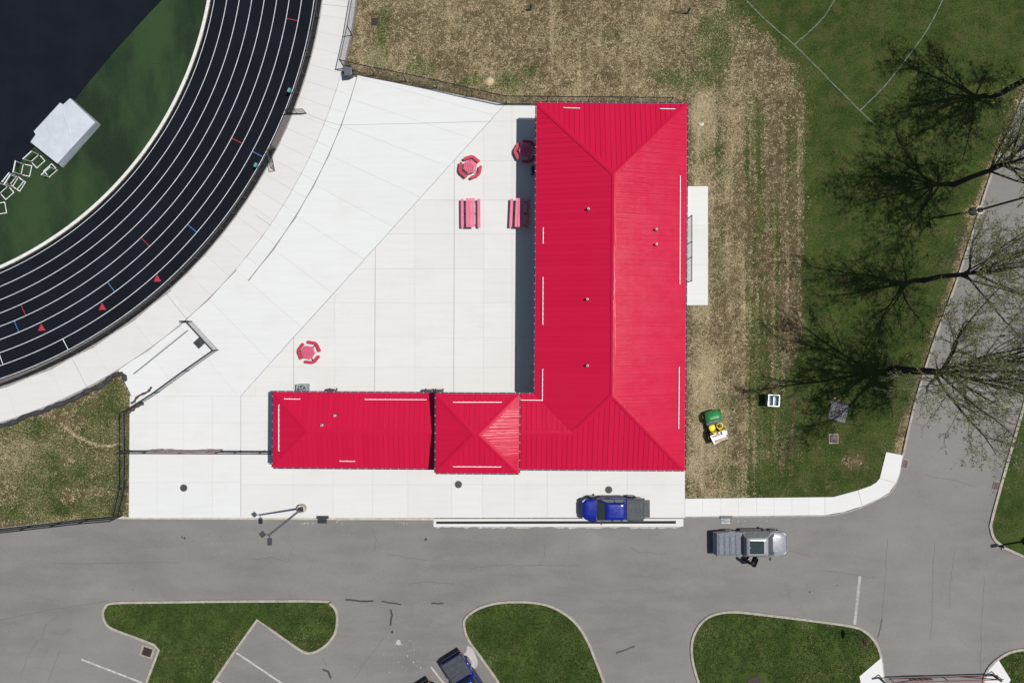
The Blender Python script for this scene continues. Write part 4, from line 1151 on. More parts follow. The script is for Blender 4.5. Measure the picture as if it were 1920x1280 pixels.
# ------------------------------------------------------------------ picnic tables
def hex_table(label, px, py, rz, mt):
    p = W(px, py); t = thing('hexagon_table', label, 'picnic table', (p[0], p[1], 0.056), rz, 'six sided picnic tables in the courtyard')
    Rr = 0.62; hexp = [(Rr * math.cos(R(60 * i)), Rr * math.sin(R(60 * i))) for i in range(6)]
    n = 7; sw_ = 2 * Rr * math.sin(R(60)) / n
    for i in range(n):
        a = -Rr * math.sin(R(60)) + i * sw_
        q = clip(clip(hexp, 0, 1, -(a + 0.013)), 0, -1, a + sw_ - 0.013)
        if len(q) > 2:
            mb = MB(); mb.prism(q, 0.70, 0.745); mb.build('table_slat', mt, t)
    for k in range(3):
        b = R(120 * k); ax = Vector((math.cos(b), math.sin(b))); w = 0.125
        c = Vector((0.95 * ax.x, 0.95 * ax.y)); pts = []
        e1 = Vector((math.cos(b + R(118)), math.sin(b + R(118)))); e2 = Vector((math.cos(b - R(118)), math.sin(b - R(118))))
        L = 0.72
        line = [c + e1 * L, c + e1 * 0.1, c + e2 * 0.1, c + e2 * L]
        line = [(v.x, v.y) for v in line]
        l = offset(line, w, False); r = offset(line, -w, False)
        def capend(pt, d): return [(pt[0] + d.x * .05, pt[1] + d.y * .05)]
        poly = l + [((l[-1][0] * .75 + r[-1][0] * .25) + e2.x * .05, (l[-1][1] * .75 + r[-1][1] * .25) + e2.y * .05), ((l[-1][0] * .25 + r[-1][0] * .75) + e2.x * .05, (l[-1][1] * .25 + r[-1][1] * .75) + e2.y * .05)] + r[::-1] + \
               [((r[0][0] * .75 + l[0][0] * .25) + e1.x * .05, (r[0][1] * .75 + l[0][1] * .25) + e1.y * .05), ((r[0][0] * .25 + l[0][0] * .75) + e1.x * .05, (r[0][1] * .25 + l[0][1] * .75) + e1.y * .05)]
        mb = MB(); mb.prism(poly, 0.40, 0.46); mb.build('bench', m_tabled, t)
        mb = MB(); mb.tube([(0.15 * ax.x, 0.15 * ax.y, 0.35), (0.95 * ax.x, 0.95 * ax.y, 0.30), (0.98 * ax.x, 0.98 * ax.y, 0.40)], 0.035, 6); mb.tube([(0.80 * ax.x, .80 * ax.y, 0.31), (0.85 * ax.x, .85 * ax.y, 0.0)], 0.035, 6)
        mb.build('bench_arm', m_blk, t)
    mb = MB(); mb.cyl((0, 0), 0.06, 0.0, 0.70, 10); mb.cyl((0, 0), 0.30, 0.66, 0.70, 10); mb.build('pedestal', m_blk, t)
    return t
m_tableh = M('pale_red_plank', (0.56, 0.085, 0.155), 0.5, 0.15, 3, dirt=(0.58, 0.16, 0.23))
hex_table('hexagonal red picnic table in full sun, above the long table on the left', 882.5, 316.5, R(80), m_tableh)
hex_table('hexagonal red picnic table half in the shade of the roof', 985.8, 287, R(178), m_tableh)
hex_table('lone hexagonal red picnic table near the left wing and the air conditioner', 583, 660, R(172), m_tableh)
def long_table(label, px, py, rz):
    p = W(px, py); t = thing('picnic_table', label, 'picnic table', (p[0], p[1], 0.056), rz, 'long picnic tables in the courtyard')
    L = 2.42
    for i in range(3):
        mb = MB(); mb.box(((i - 1) * 0.247, 0, 0.735), (0.226, L, 0.045)); mb.build('table_plank', m_tablel, t)
    for s in (-1, 1):
        mb = MB(); mb.box((s * 0.70, 0, 0.44), (0.24, L, 0.045)); mb.build('seat_plank', m_tablel, t)
    for y in (-0.98, 0, 0.98):
        mb = MB(); mb.bar((-0.78, y, 0.40), (0.78, y, 0.40), 0.05, 0.05); mb.bar((-0.34, y, 0.69), (0.34, y, 0.69), 0.05, 0.04)
        mb.bar((-0.26, y, 0.69), (-0.62, y, 0.0), 0.05, 0.05); mb.bar((0.26, y, 0.69), (0.62, y, 0.0), 0.05, 0.05); mb.build('leg_frame', m_blk, t)
    return t
m_tablel = M('faded_pinkish_red_plank', (0.58, 0.125, 0.205), 0.45, 0.12, 2.2, dirt=(0.60, 0.20, 0.28))
long_table('long red picnic table in full sun with two plank seats', 883, 402, R(0.5))
long_table('long red picnic table half in the shadow of the eave', 974, 402, R(-2.5))

# ------------------------------------------------------------------ small things round the left wing
p = W(571, 729); ac = thing('air_conditioner', 'grey air conditioning unit with a round fan on top beside the left wing', 'air conditioner', (p[0], p[1], 0.05))
def rrect(w, d, r, n=4, cx=0, cy=0):
    out = []
    for sx, sy, a0 in ((1, 1, 0), (-1, 1, 90), (-1, -1, 180), (1, -1, 270)):
        for i in range(n + 1):
            a = R(a0 + 90 * i / n); out.append((cx + sx * (w / 2 - r) + r * math.cos(a), cy + sy * (d / 2 - r) + r * math.sin(a)))
    return out
mb = MB(); mb.prism(rrect(0.92, 0.92, 0.10), 0.0, 0.80); mb.build('cabinet', M('grey_appliance_paint', (0.235, 0.27, 0.30), .45, .08, 3), ac)
mb = MB(); mb.loft([[(r_ * math.cos(2 * PI * i / 28), r_ * math.sin(2 * PI * i / 28), z) for i in range(28)] for r_, z in ((0.36, 0.80), (0.36, 0.83), (0.31, 0.83), (0.31, 0.80))], cap=False); mb.build('fan_ring', m_dgrey, ac)
mb = MB(); mb.cyl((0, 0), 0.31, 0.79, 0.803, 24); mb.build('fan_well', m_blkp, ac)
for i in range(5):
    a = 2 * PI * i / 5; mb = MB(); q = [(0.05, -.03), (0.29, -0.10), (0.30, .07), (0.06, .03)]
    mb.face([(x * math.cos(a) - y * math.sin(a), x * math.sin(a) + y * math.cos(a), 0.810 + y * .05) for x, y in q]); mb.build('fan_blade', M('fan_blade_grey', (0.30, 0.34, 0.36), .5) if i == 0 else bpy.data.materials['fan_blade_grey'], ac)
mb = MB(); mb.cyl((0, 0), 0.07, 0.80, 0.835, 12)
for r_ in (0.12, 0.2, 0.28):
    mb.loft([[((r_ + q) * math.cos(2 * PI * i / 24), (r_ + q) * math.sin(2 * PI * i / 24), 0.833 + z) for i in range(24)] for q, z in ((-.006, 0), (0, .006), (.006, 0))], cap=False)
mb.build('fan_guard', m_dgrey, ac)
def bin_(label, px, py, rz=0, lidcol=None, sz=(0.56, 0.62, 1.02), z=0.056, body=None):
    p = W(px, py); b = thing('trash_bin', label, 'trash bin', (p[0], p[1], z), rz, 'dark trash bins round the courtyard')
    w, d, h = sz
    mb = MB(); mb.loft([[(x, y, 0.06) for x, y in rrect(w * .8, d * .78, .05)], [(x, y, h * .93) for x, y in rrect(w, d, .06)]]); mb.build('bin_body', body or m_binbody, b)
    mb = MB(); mb.loft([[(x, y, h * .93) for x, y in rrect(w * 1.08, d * 1.08, .07)], [(x, y, h * .97) for x, y in rrect(w * 1.06, d * 1.06, .08)], [(x, y, h) for x, y in rrect(w * .8, d * .8, .09)]]); mb.build('lid', lidcol or m_blkp, b)
    mb = MB(); mb.tube([(-w * .4, d * .60, h * .9), (w * .4, d * .60, h * .9)], 0.02, 6); mb.build('handle', m_blkp, b)
    for s in (-1, 1): mb = MB(); mb.xcyl((0, 0, 0), 0.1, 0.06, 12); wv = mb.build('wheel', m_blkp, b); wv.location = (s * w * .42, d * .45, .1); wv.rotation_euler = (0, 0, PI / 2)
    return b
m_binbody = M('charcoal_bin_plastic', (0.040, 0.042, 0.052), .55, .15, 4)
bin_('dark wheeled trash bin beside the tall fence corner post', 657.5, 141.5, R(6), M('slate_lid', (0.085, 0.09, 0.11), .5), (0.62, 0.72, 1.05))
bin_('dark trash bin half under the left wing eave, beside the air conditioner', 626.0, 734.5, 0, None, (0.72, 0.55, 0.98))
bin_('left one of two dark trash bins half under the eave by the tower', 806, 735.5, 0, None, (0.76, 0.55, 0.98))
bin_('right one of two dark trash bins half under the eave by the tower', 824.5, 735.5, 0, None, (0.76, 0.55, 0.98))
bin_('dark trash bin in the shade under the big roof eave next to the hexagonal table', 1003, 323, R(90), None, (0.6, 0.55, 0.98))
m_teal = M('teal_plastic', (0.08, 0.28, 0.23), .5, .1, 4)
for px, py, lab in ((548, 176, 'small teal box on the track fence above the upper open gate'), (486, 314, 'small teal box on the track fence below the lower open gate')):
    p = W(px, py); g = thing('fence_box', lab, 'box', (p[0], p[1], 0.03), R(62), 'teal boxes on the track fence')
    mb = MB(); mb.prism(rrect(0.34, 0.17, .03), 0.62, 0.86); mb.build('box_body', m_teal, g)
    mb = MB(); mb.prism(rrect(0.36, 0.19, .03), 0.86, 0.885); mb.build('box_lid', m_teal, g)
    mb = MB(); mb.tube([(0, 0, 0), (0, 0, .62)], 0.03, 6); mb.build('stand', m_blk, g)
for px, py, lab in ((995, 18.5, 'short teal marker post in the straw field, the one left of the other'), (1289, 25.5, 'short teal marker post in the straw field, towards the green lawn')):
    p = W(px, py); g = thing('marker_post', lab, 'marker post', (p[0], p[1], 0.0), 0, 'teal marker posts in the straw field')
    mb = MB(); mb.tube([(0, 0, 0), (0, 0, .42)], [0.10, 0.085], 10); mb.build('post_base', m_teal, g)
    mb = MB(); mb.tube([(0, 0, .42), (0, 0, .62), (0, .05, .85)], [0.085, 0.09, 0.06], 10); mb.build('post_top', m_blkp, g)
# pale things lying on the field
p = W(1314, 234); mb = MB(); mb.loft([[(p[0] + (q + .08 * math.sin(i * 2.3)) * math.cos(2 * PI * i / 9), p[1] + .7 * (q + .06 * math.sin(i * 1.7)) * math.sin(2 * PI * i / 9), z) for i in range(9)] for q, z in ((.26, 0), (.24, .08), (.14, .12))])
mb.build('pale_stone', M('pale_limestone', (0.50, 0.44, 0.36), .9, .15, 5), label='pale flat stone on the straw just beyond the top right roof corner', category='stone', smooth=50)
p = W(918, 153); mb = MB(); mb.loft([[(p[0] + q * (1 + .12 * math.sin(i * 1.9)) * math.cos(2 * PI * i / 14), p[1] + q * (1 + .1 * math.sin(i * 2.7)) * math.sin(2 * PI * i / 14), z) for i in range(14)] for q, z in ((.34, 0), (.26, .06), (.1, .1))])
mb.build('straw_heap', m_straw, label='small round heap of pale straw above the fence', category='straw heap', smooth=60)
# galvanised bin with two compartments on the grass
p = W(1443, 749); gb = thing('metal_bin', 'open galvanised metal bin with two compartments standing on the grass', 'metal bin', (p[0], p[1], 0.0), R(-3))
w, d, h = 0.92, 0.92, 0.95
for s in (-1, 1):
    mb = MB(); mb.box((s * w / 2, 0, h / 2 + .05), (0.03, d, h - .1)); mb.build('side_panel', m_galv, gb)
    mb = MB(); mb.box((0, s * d / 2, h / 2 + .05), (w - 0.03, 0.03, h - .1)); mb.build('end_panel', m_galv, gb)
mb = MB(); mb.box((0.0, 0, h / 2 + .05), (0.03, d - .03, h - .16)); mb.build('divider', m_galv, gb)
for s in (-1, 1):
    mb = MB(); mb.loft([[(s * .23 - .20, y, h * .80), (s * .23, y, h * .70), (s * .23 + .20, y, h * .88), (s * .23 + .20, y, h * .85), (s * .23, y, h * .67), (s * .23 - .20, y, h * .77)] for y in (-d / 2 + .02, d / 2 - .02)]); mb.build('inner_tray', m_galv, gb, recalc=True)
mb = MB(); mb.box((0, 0, .06), (w - .04, d - .04, .03)); mb.build('floor_panel', m_galv, gb)
mb = MB()
for s in (-1, 1): mb.box((s * w / 2, 0, h + .005), (.06, d + .06, .03)); mb.box((0, s * d / 2, h + .005), (w - .06, .06, .028))
mb.build('rim', m_galv, gb)

# ------------------------------------------------------------------ landing mat and hurdles on the field
TOPp = [(131.5, 184.6), (118.6, 196.2), (112.6, 193), (63.6, 246.5), (67, 252.5), (57, 266.5), (108.0, 307.0), (178.5, 229.5)]
BOTp = [(137.5, 187.5), (122.5, 199), (116.5, 196), (68, 249), (71.5, 255), (61.5, 269), (119, 314.5), (189.5, 234.5)]
MH = 0.85
top = WL(TOPp, MH); bot = WL(BOTp, 0.0)
mc = (sum(x for x, y in bot) / 8, sum(y for x, y in bot) / 8)
mat_o = thing('landing_mat', 'big jump landing mat under a white weather cover on the field edge', 'landing mat', (mc[0], mc[1], 0.02))
m_cover = M('white_vinyl_cover', (0.44, 0.475, 0.515), .6, .06, 1.2, bmp=.6, dirt=(0.36, 0.39, 0.43))
mb = MB()
def dens(pl, k=6): return [(pl[i][0] * (1 - t / k) + pl[(i + 1) % len(pl)][0] * t / k, pl[i][1] * (1 - t / k) + pl[(i + 1) % len(pl)][1] * t / k) for i in range(len(pl)) for t in range(k)]
dt, db = dens(top), dens(bot); rw = random.Random(4); nD = len(dt)
lev = []
for u, z in ((0.0, 0.0), (0.25, .22), (0.5, .43), (.8, .70), (.97, MH - .03), (1.0, MH)):
    ring = []
    for i in range(nD):
        a, b = db[i], dt[i]; x = a[0] * (1 - u) + b[0] * u - mc[0]; y = a[1] * (1 - u) + b[1] * u - mc[1]
        s = 1 + (0.012 * math.sin(i * 2.1 + z * 5) + rw.uniform(-.008, .008) if 0 < u < .97 else 0)
        ring.append((x * s, y * s, z))
    lev.append(ring)
lev = [[(x, y, z) for x, y, z in r] for r in lev]
ctop = [(x * .93, y * .93, MH + .015) for x, y, z in lev[-1]]
# counter-clockwise order for outward faces
if area([(x, y) for x, y, z in lev[0]]) < 0: lev = [r[::-1] for r in lev]; ctop = ctop[::-1]
mb.loft(lev + [ctop]); mb.build('cover', m_cover, mat_o, smooth=50)
wr_ = [W(x, y, MH + .02) for x, y in ((118.5, 200), (120, 212), (123, 225), (129, 240), (132, 255), (132.5, 270), (131, 282))]
mb = MB(); mb.tube([(x - mc[0], y - mc[1], MH + .015) for x, y in catmull(wr_, 4, False)], 0.045, 6); mb.build('cover_seam', m_cover, mat_o, smooth=80)
def hurdle_proto():
    h = thing('hurdle', 'white track hurdle', 'hurdle', (0, 0, 0.02), 0, 'white hurdles left on the field')
    mb = MB(); mb.box((0, 0, 1.0), (1.02, 0.055, 0.085)); mb.build('top_board', m_alu, h)
    for s in (-1, 1):
        mb = MB(); mb.tube([(s * .46, 0, .03), (s * .46, 0, .97)], 0.024, 6); mb.build('upright', m_alu, h)
        mb = MB(); mb.bar((s * .46, -.03, .035), (s * .46, .74, .035), .055, .05); mb.build('base_leg', m_alu, h)
    mb = MB(); mb.bar((-.46, 0.0, .06), (.46, 0.0, .06), .04, .04); mb.bar((-.46, .72, .037), (.46, .72, .037), .045, .04); mb.build('cross_bar', m_alu, h)
    for s in (-1, 1):
        mb = MB(); mb.box((s * .46, .06, .10), (.09, .12, .07)); mb.build('counterweight', m_maroon, h)
    return h
hp = hurdle_proto()
hspec = [(67, 297, 222, 'white track hurdle on the turf nearest the top left side of the white mat'), (43, 318, 258, 'white track hurdle turned almost upright in the picture, second down from the mat'), (27, 338, 231, 'white track hurdle overlapping another one near the left picture edge'),
         (9, 356, 222, 'white track hurdle cut by the left picture edge, below the overlapping one'), (101, 326, 42, 'white track hurdle lying folded just below the white mat'), (-4, 392, 280, 'white track hurdle almost outside the left picture edge'), (30, 342, 238, 'white track hurdle crossed over its neighbour near the left edge')]
for i, (px, py, a, lab) in enumerate(hspec):
    p = W(px, py); o = hp if i == 0 else dup(hp, (0, 0, 0), 0, lab)
    o.location = (p[0], p[1], 0.02); o.rotation_euler = (0, 0, R(a)); o['label'] = lab

# ------------------------------------------------------------------ lamp posts, stop sign, road gate
def lamp_post(label, px, py, h, heads, z=0.05, m=None, base_h=0.55):
    p = W(px, py); l = thing('lamp_post', label, 'lamp post', (p[0], p[1], z))
    mb = MB(); mb.cyl((0, 0), 0.36, 0, base_h, 24); mb.build('concrete_base', m_conc_base, l, smooth=40)
    mb = MB(); mb.box((0, 0, base_h + .03), (0.42, .42, .06), rz=.2); mb.build('base_plate', m_grate, l)
    mb = MB(); mb.tube([(0, 0, base_h + .05), (0, 0, h)], [0.095, 0.075], 12); mb.build('pole', m or m_pole, l, smooth=40)
    for dx, dy, w, d, a in heads:
        mb = MB(); mb.bar((0, 0, h - .12), (dx * .6, dy * .6, h - .1), .05, .05); mb.build('arm', m_dgrey, l)
        mb = MB(); mb.loft([[(x, y, h - .17) for x, y in rrect(w, d, .04)], [(x, y, h - .04) for x, y in rrect(w, d, .05)], [(x, y, h) for x, y in rrect(w * .85, d * .9, .05)]])
        hd = mb.build('lamp_head', m_dgrey, l); hd.location = (dx, dy, 0); hd.rotation_euler = (0.0, 0, a)
    return l
m_conc_base = M('lamp_base_concrete', (0.42, 0.37, 0.33), .9, .15, 4)
m_pole = M('bronze_lamp_pole', (0.085, 0.082, 0.080), .4, .12, 3, metallic=.3)
lamp_post('tall lamp post with two shoebox heads at the edge of the driveway plaza', 568, 951.5, 8.25, [(-.50, .02, .34, .40, .7), (0.03, -.52, .30, .52, 0)])
lamp_post('tall dark lamp post between the trees beside the road kerb', 1829, 396, 8.9, [(-.1, -.45, .36, .5, 0.3)], z=0.0, m=m_blk, base_h=.6)
lamp_post('lamp post outside the right edge whose shadow falls on the kerb', 1928, 1013, 6.0, [(-.35, 0, .5, .3, 0.2)], z=0.0, m=m_blk)
p = W(1599, 1184); ss = thing('stop_sign', 'red octagonal stop sign on a post on the lower right island', 'stop sign', (p[0], p[1], 0.10), R(6))
mb = MB(); mb.box((0, 0, 1.15), (0.06, 0.045, 2.3)); mb.build('post', m_dgrey, ss)
oct_ = [(0.40 * math.cos(R(22.5 + 45 * i)), 0.40 * math.sin(R(22.5 + 45 * i))) for i in range(8)]
m_signred = M('sign_red', (0.30, 0.012, 0.020), .45, .1, 3)
mb = MB(); mb.loft([[(-0.045, y, 1.95 + z) for y, z in oct_], [(-0.030, y, 1.95 + z) for y, z in oct_]]); mb.build('sign_plate', [m_signred], ss, recalc=True)
mb = MB(); n8 = 8
o2 = [(x * .93, y * .93) for x, y in oct_]
for i in range(8):
    j = (i + 1) % 8; mb.face([(-0.048, oct_[i][0] * .985, 1.95 + oct_[i][1] * .985), (-0.048, o2[i][0], 1.95 + o2[i][1]), (-0.048, o2[j][0], 1.95 + o2[j][1]), (-0.048, oct_[j][0] * .985, 1.95 + oct_[j][1] * .985)])
mb.build('sign_border', m_white, ss)
def lettering(txt, size, mat, parent, mtx, name='lettering'):
    cu = bpy.data.curves.new(name, 'FONT'); cu.body = txt; cu.size = size; cu.align_x = 'CENTER'; cu.align_y = 'CENTER'; cu.extrude = 0.002
    tmp = bpy.data.objects.new('tmp_text', cu); COL.objects.link(tmp)
    me = bpy.data.meshes.new_from_object(tmp.evaluated_get(bpy.context.evaluated_depsgraph_get()))
    bpy.data.objects.remove(tmp); bpy.data.curves.remove(cu); me.name = name
    me.materials.clear(); me.materials.append(mat); o = bpy.data.objects.new(name, me); COL.objects.link(o); o.parent = parent; o.matrix_local = mtx
lettering('STOP', 0.27, m_white, ss, Matrix.Translation((-0.049, 0, 1.95)) @ Matrix(((0, 0, -1, 0), (-1, 0, 0, 0), (0, 1, 0, 0), (0, 0, 0, 1))))
# maroon swing gate over the road at the bottom
GA, GB = W(1661, 1267), W(1864, 1261)
gate = thing('road_gate', 'maroon pipe swing gate across the road with an orange striped board', 'road gate', (GA[0], GA[1], 0.03))
gd = Vector((GB[0] - GA[0], GB[1] - GA[1], 0)); gL = gd.length; gu = gd.normalized()
def gp(u, z, o=0): q = gu * u; return (q.x - gu.y * o, q.y + gu.x * o, z)
for z in (1.10, 0.42):
    mb = MB(); mb.tube([gp(0, z), gp(gL, z)], 0.042, 8); mb.build('gate_rail', m_maroon, gate, smooth=50)
for a, b in (((0.1, 1.1), (gL * .36, .42)), ((gL * .64, .42), (gL - .1, 1.1)), ((gL * .5, .42), (gL * .5, 1.1)), ((.1, .42), (.1, 1.1)), ((gL - .1, .42), (gL - .1, 1.1))):
    mb = MB(); mb.tube([gp(*a), gp(*b)], 0.034, 8); mb.build('gate_brace', m_maroon, gate, smooth=50)
m_orange = M('orange_reflector', (0.50, 0.20, 0.025), .5, .1, 3)
mb = MB(); bx = gp(gL * .27, .78, .06); mb.box(bx, (1.9, .02, .42), rz=math.atan2(gu.y, gu.x)); bd = mb.build('warning_board', m_dgrey, gate)
for k in range(4):
    mb = MB(); u0 = gL * .27 - .9 + k * .46
    q = [gp(u0, .60, .075), gp(u0 + .24, .60, .075), gp(u0 + .38, .97, .075), gp(u0 + .14, .97, .075)]; q2 = [(x, y - .006, z) for x, y, z in q]
    mb.loft([q, q2]); mb.build('orange_stripe', m_orange, gate, recalc=True)
for px, py in ((1646, 1268), (1857, 1262)):
    p = W(px, py); mb = MB(); q = (p[0] - GA[0], p[1] - GA[1]); mb.tube([(q[0], q[1], 0.0), (q[0], q[1], 1.25)], 0.085, 12); mb.cyl(q, .095, 1.25, 1.29, 12); mb.build('gate_post', m_blk, gate, smooth=50)
    mb = MB(); mb.bar((q[0], q[1] + .25, 0.1), (q[0], q[1] + .05, 1.05), .06, .06); mb.build('post_stay', m_blk, gate)

# ------------------------------------------------------------------ pickups and cars
m_tyre = M('tyre_rubber', (0.020, 0.020, 0.021), .85, .2, 8)
m_rim = M('alloy_rim', (0.42, 0.43, 0.45), .3, .1, 4, metallic=.85)
m_glass = mat_glass('tinted_glass', (0.018, 0.032, 0.032), .06)
m_trim = M('black_trim', (0.018, 0.018, 0.020), .5, .2, 6)
m_lampw = mat_glass('headlamp_glass', (0.55, 0.58, 0.60), .1)
m_lampr = mat_glass('tail_lamp_red', (0.30, 0.012, 0.012), .15)
m_chrome = M('chrome', (0.60, 0.61, 0.62), .15, .05, 3, metallic=1.0)
def paint(name, col, metallic=.35):
    return M(name, col, .32, .04, 2.0, metallic, .4, .5)
def ring8(x, w, zb, zt, cr):
    half_ = [(w * .92, zb), (w, zb + .12), (w, zt - .22), (w * .975, zt - .06), (w * .90, zt), (w * .5, zt + cr * .75)]
    return [(x, -y, z) for y, z in half_] + [(x, 0, zt + cr)] + [(x, y, z) for y, z in half_[::-1]]
def bevelmod(o, w=.02, seg=2):
    b = o.modifiers.new('bevel', 'BEVEL'); b.width = w; b.segments = seg; b.limit_method = 'ANGLE'; b.angle_limit = R(35); return o
def pickup(label, loc, head, L, Wd, pm, cover, style, group='pickup trucks and cars'):
    v = thing('pickup_truck', label, 'pickup truck', loc, head)
    hw = Wd / 2; F = L / 2; S = style
    hood, ws, roof = S['hood'], S['ws'], S['roof']          # lengths from the front: bonnet, windscreen, roof
    x0 = F - hood; x1 = x0 - ws; x2 = x1 - roof; xb = x2 - 0.14
    k = S.get('k', 1.0); zb = .46
    st = [(F - .04, .46, .58, .80, .02), (F - .08, .66, .52, .90, .03), (F - .18, .82, .48, .965, .04), (F - .34, .92, .46, 1.0, .05), (F - .62, .98, .45, 1.03 * k, .05), (x0 + .12, 1.0, .45, 1.06 * k, .05), (x0 - .3, 1.0, .45, 1.08 * k, .03), (xb, 1.0, .45, 1.09 * k, .0), (xb - .03, .985, .46, 1.08 * k, 0), (xb - .06, 1.0, .46, 1.12 * k, 0), (-F + .5, 1.0, .48, 1.13 * k, 0), (-F + .08, .97, .52, 1.12 * k, 0), (-F + .03, .94, .56, 1.08 * k, 0)]
    mb = MB(); mb.loft([ring8(x, w * hw, a, b, c) for x, w, a, b, c in st]); body = mb.build('body', pm, v, smooth=38, recalc=True)
    # bonnet creases and shut lines
    for s in (-1, 1):
        mb = MB(); mb.bar((F - .35, s * hw * .38, 1.035 * k), (x0 + .1, s * hw * .60, 1.085 * k), .035, .025); mb.build('bonnet_crease', pm, v)
    mb = MB(); mb.bar((x0 + .09, -hw * .9, 1.075 * k), (x0 + .09, hw * .9, 1.075 * k), .10, .03); mb.build('cowl', m_trim, v)
    zc0, zc1, zc2 = 1.07 * k, 1.74 * k, 1.83 * k
    rf = .735
    def rect(xa, xc, w, z, r): return [(x, y, z) for x, y in rrect(xa - xc, 2 * w, r, 4, (xa + xc) / 2, 0)]
    mb = MB(); mb.loft([rect(x0, xb + .02, hw * .955, zc0, .10), rect((x0 + x1) / 2, (x2 + xb) / 2, hw * .85, (zc0 + zc1) / 2 + .02, .12), rect(x1 + .02, x2, hw * (rf + .02), zc1, .14), rect(x1 - .10, x2 + .08, hw * (rf - .05), zc2 - .015, .16), rect(x1 - .35, x2 + .30, hw * (rf - .25), zc2 + .005, .16)])
    mb.build('cab', pm, v, smooth=40)
    def pane(name, q, nrm, m=m_glass):
        n = Vector(nrm).normalized(); mb = MB(); mb.loft([[tuple(Vector(p) + n * .004) for p in q], [tuple(Vector(p) + n * .022) for p in q]]); mb.build(name, m, v, recalc=True)
    pane('windshield', [(x0 + .01, -hw * .86, zc0 + .05), (x0 + .01, hw * .86, zc0 + .05), (x1 + .05, hw * .70, zc1 - .02), (x1 + .05, -hw * .70, zc1 - .02)], (.75, 0, .66))
    pane('rear_window', [(xb + .03, hw * .80, zc0 + .16), (xb + .03, -hw * .80, zc0 + .16), (x2 + .01, -hw * .66, zc1 - .05), (x2 + .01, hw * .66, zc1 - .05)], (-.95, 0, .25))
    xm = (x1 + x2) / 2 + .02
    for s in (-1, 1):
        for (xa, xc, xat, xct) in ((x0 - .22, xm + .05, x1 - .12, xm + .05), (xm - .05, xb + .20, xm - .05, x2 + .14)):
            pane('side_window', [(xa, s * hw * .93, zc0 + .06), (xc, s * hw * .93, zc0 + .06), (xct, s * hw * (rf + .045), zc1 - .05), (xat, s * hw * (rf + .045), zc1 - .05)], (0, s * .95, .28))
        mb = MB(); mb.bar((x0 - .18, s * hw * .98, 1.12 * k), (x0 - .24, s * (hw + .14), 1.16 * k), .05, .05); mb.box((x0 - .25, s * (hw + .17), 1.20 * k), (.11, .22, .20), rz=s * .25); bevelmod(mb.build('side_mirror', m_trim, v), .02)
        mb = MB(); mb.box((F - .235, s * hw * .775, .885), (.30, .15, .14), rz=-s * .62); bevelmod(mb.build('headlight', m_lampw, v), .03)
        mb = MB(); mb.box((-F + .085, s * hw * .93, .90), (.13, .09, .30)); bevelmod(mb.build('taillight', m_lampr, v), .02)
        for xd in (xm + .12, x2 + .18): mb = MB(); mb.box((xd, s * (hw + .012), .98 * k), (.17, .03, .035)); mb.build('door_handle', m_chrome if S.get('chrome') else pm, v)
        for xw in (F - .98, -F + S.get('rw', 1.12)):
            mb = MB(); rr_ = .40
            mb.loft([[(xw + r_ * math.cos(2 * PI * i / 26), s * (hw - .30 + y), rr_ + r_ * math.sin(2 * PI * i / 26)) for i in range(26)] for r_, y in ((rr_ * .6, .02), (rr_ * .95, 0), (rr_, .05), (rr_, S.get('tw', .30)), (rr_ * .94, S.get('tw', .30) + .04), (rr_ * .64, S.get('tw', .30) + .035))])
            wh = mb.build('wheel', m_tyre, v, smooth=40, recalc=True)
            mb = MB()
            yo = s * (hw - .30 + S.get('tw', .30) + .03)
            for i in range(6):
                a = 2 * PI * i / 6; mb.bar((xw, yo, rr_), (xw + .25 * math.cos(a), yo, rr_ + .25 * math.sin(a)), .03, .07)
            mb.xcyl((xw, yo - s * .02, rr_), .07, .05, 12); mb.loft([[(xw + r_ * math.cos(2 * PI * i / 24), yo + s * y, rr_ + r_ * math.sin(2 * PI * i / 24)) for i in range(24)] for r_, y in ((.225, -.02), (.225, .01), (.262, .01), (.262, -.02))], cap=False)
            mb.build('rim', m_rim, wh, recalc=True)
            mb = MB(); arcp = [(xw + .47 * math.cos(R(a)), .44 + .47 * math.sin(R(a))) for a in range(0, 181, 15)]
            mb.tube([(x, s * (hw + .005), z) for x, z in arcp], .045, 6); mb.build('wheel_arch', m_trim if S.get('flare') else pm, v)
        mb = MB(); mb.box(((x0 + xb) / 2 - .1, s * (hw + .03), .40), (x0 - xb - .3, .14, .06)); mb.build('running_board', m_trim, v)
    mb = MB(); mb.loft([[(F - o, y, z) for y, z in ((-hw * w, .50), (hw * w, .50), (hw * w, .70), (-hw * w, .70))] for o, w in ((-.03, .32), (.0, .56), (.08, .76), (.22, .90), (.36, .95))]); bevelmod(mb.build('front_bumper', S.get('bump', m_trim), v, recalc=True), .03)
    mb = MB(); mb.box((F - .065, 0, .80), (.06, hw * 1.0, .18)); mb.build('grille', m_trim, v)
    mb = MB(); mb.box((-F - .03, 0, .60), (.16, hw * 1.86, .18)); bevelmod(mb.build('rear_bumper', S.get('rbump', m_trim), v), .03)
    # bed and cover
    xc0, xc1 = xb - .10, -F + .06
    zt_ = 1.13 * k
    if S['cover'] == 'flat':
        mb = MB(); mb.prism(rrect(xc0 - xc1, hw * 1.80, .04, 3, (xc0 + xc1) / 2, 0), zt_ - .02, zt_ + .05); bevelmod(mb.build('bed_cover', cover, v), .02)
        for s in (-1, 1):
            mb = MB(); mb.bar((xc0 - .05, s * hw * .955, zt_ + .012), (xc1 + .05, s * hw * .955, zt_ + .012), .07, .03); mb.build('bed_rail', m_trim, v)
        for i in range(1, 4):
            x = xc0 + (xc1 - xc0) * i / 4; mb = MB(); mb.box((x, 0, zt_ + .052), (.025, hw * 1.72, .006)); mb.build('cover_seam', m_trim, v)
    else:
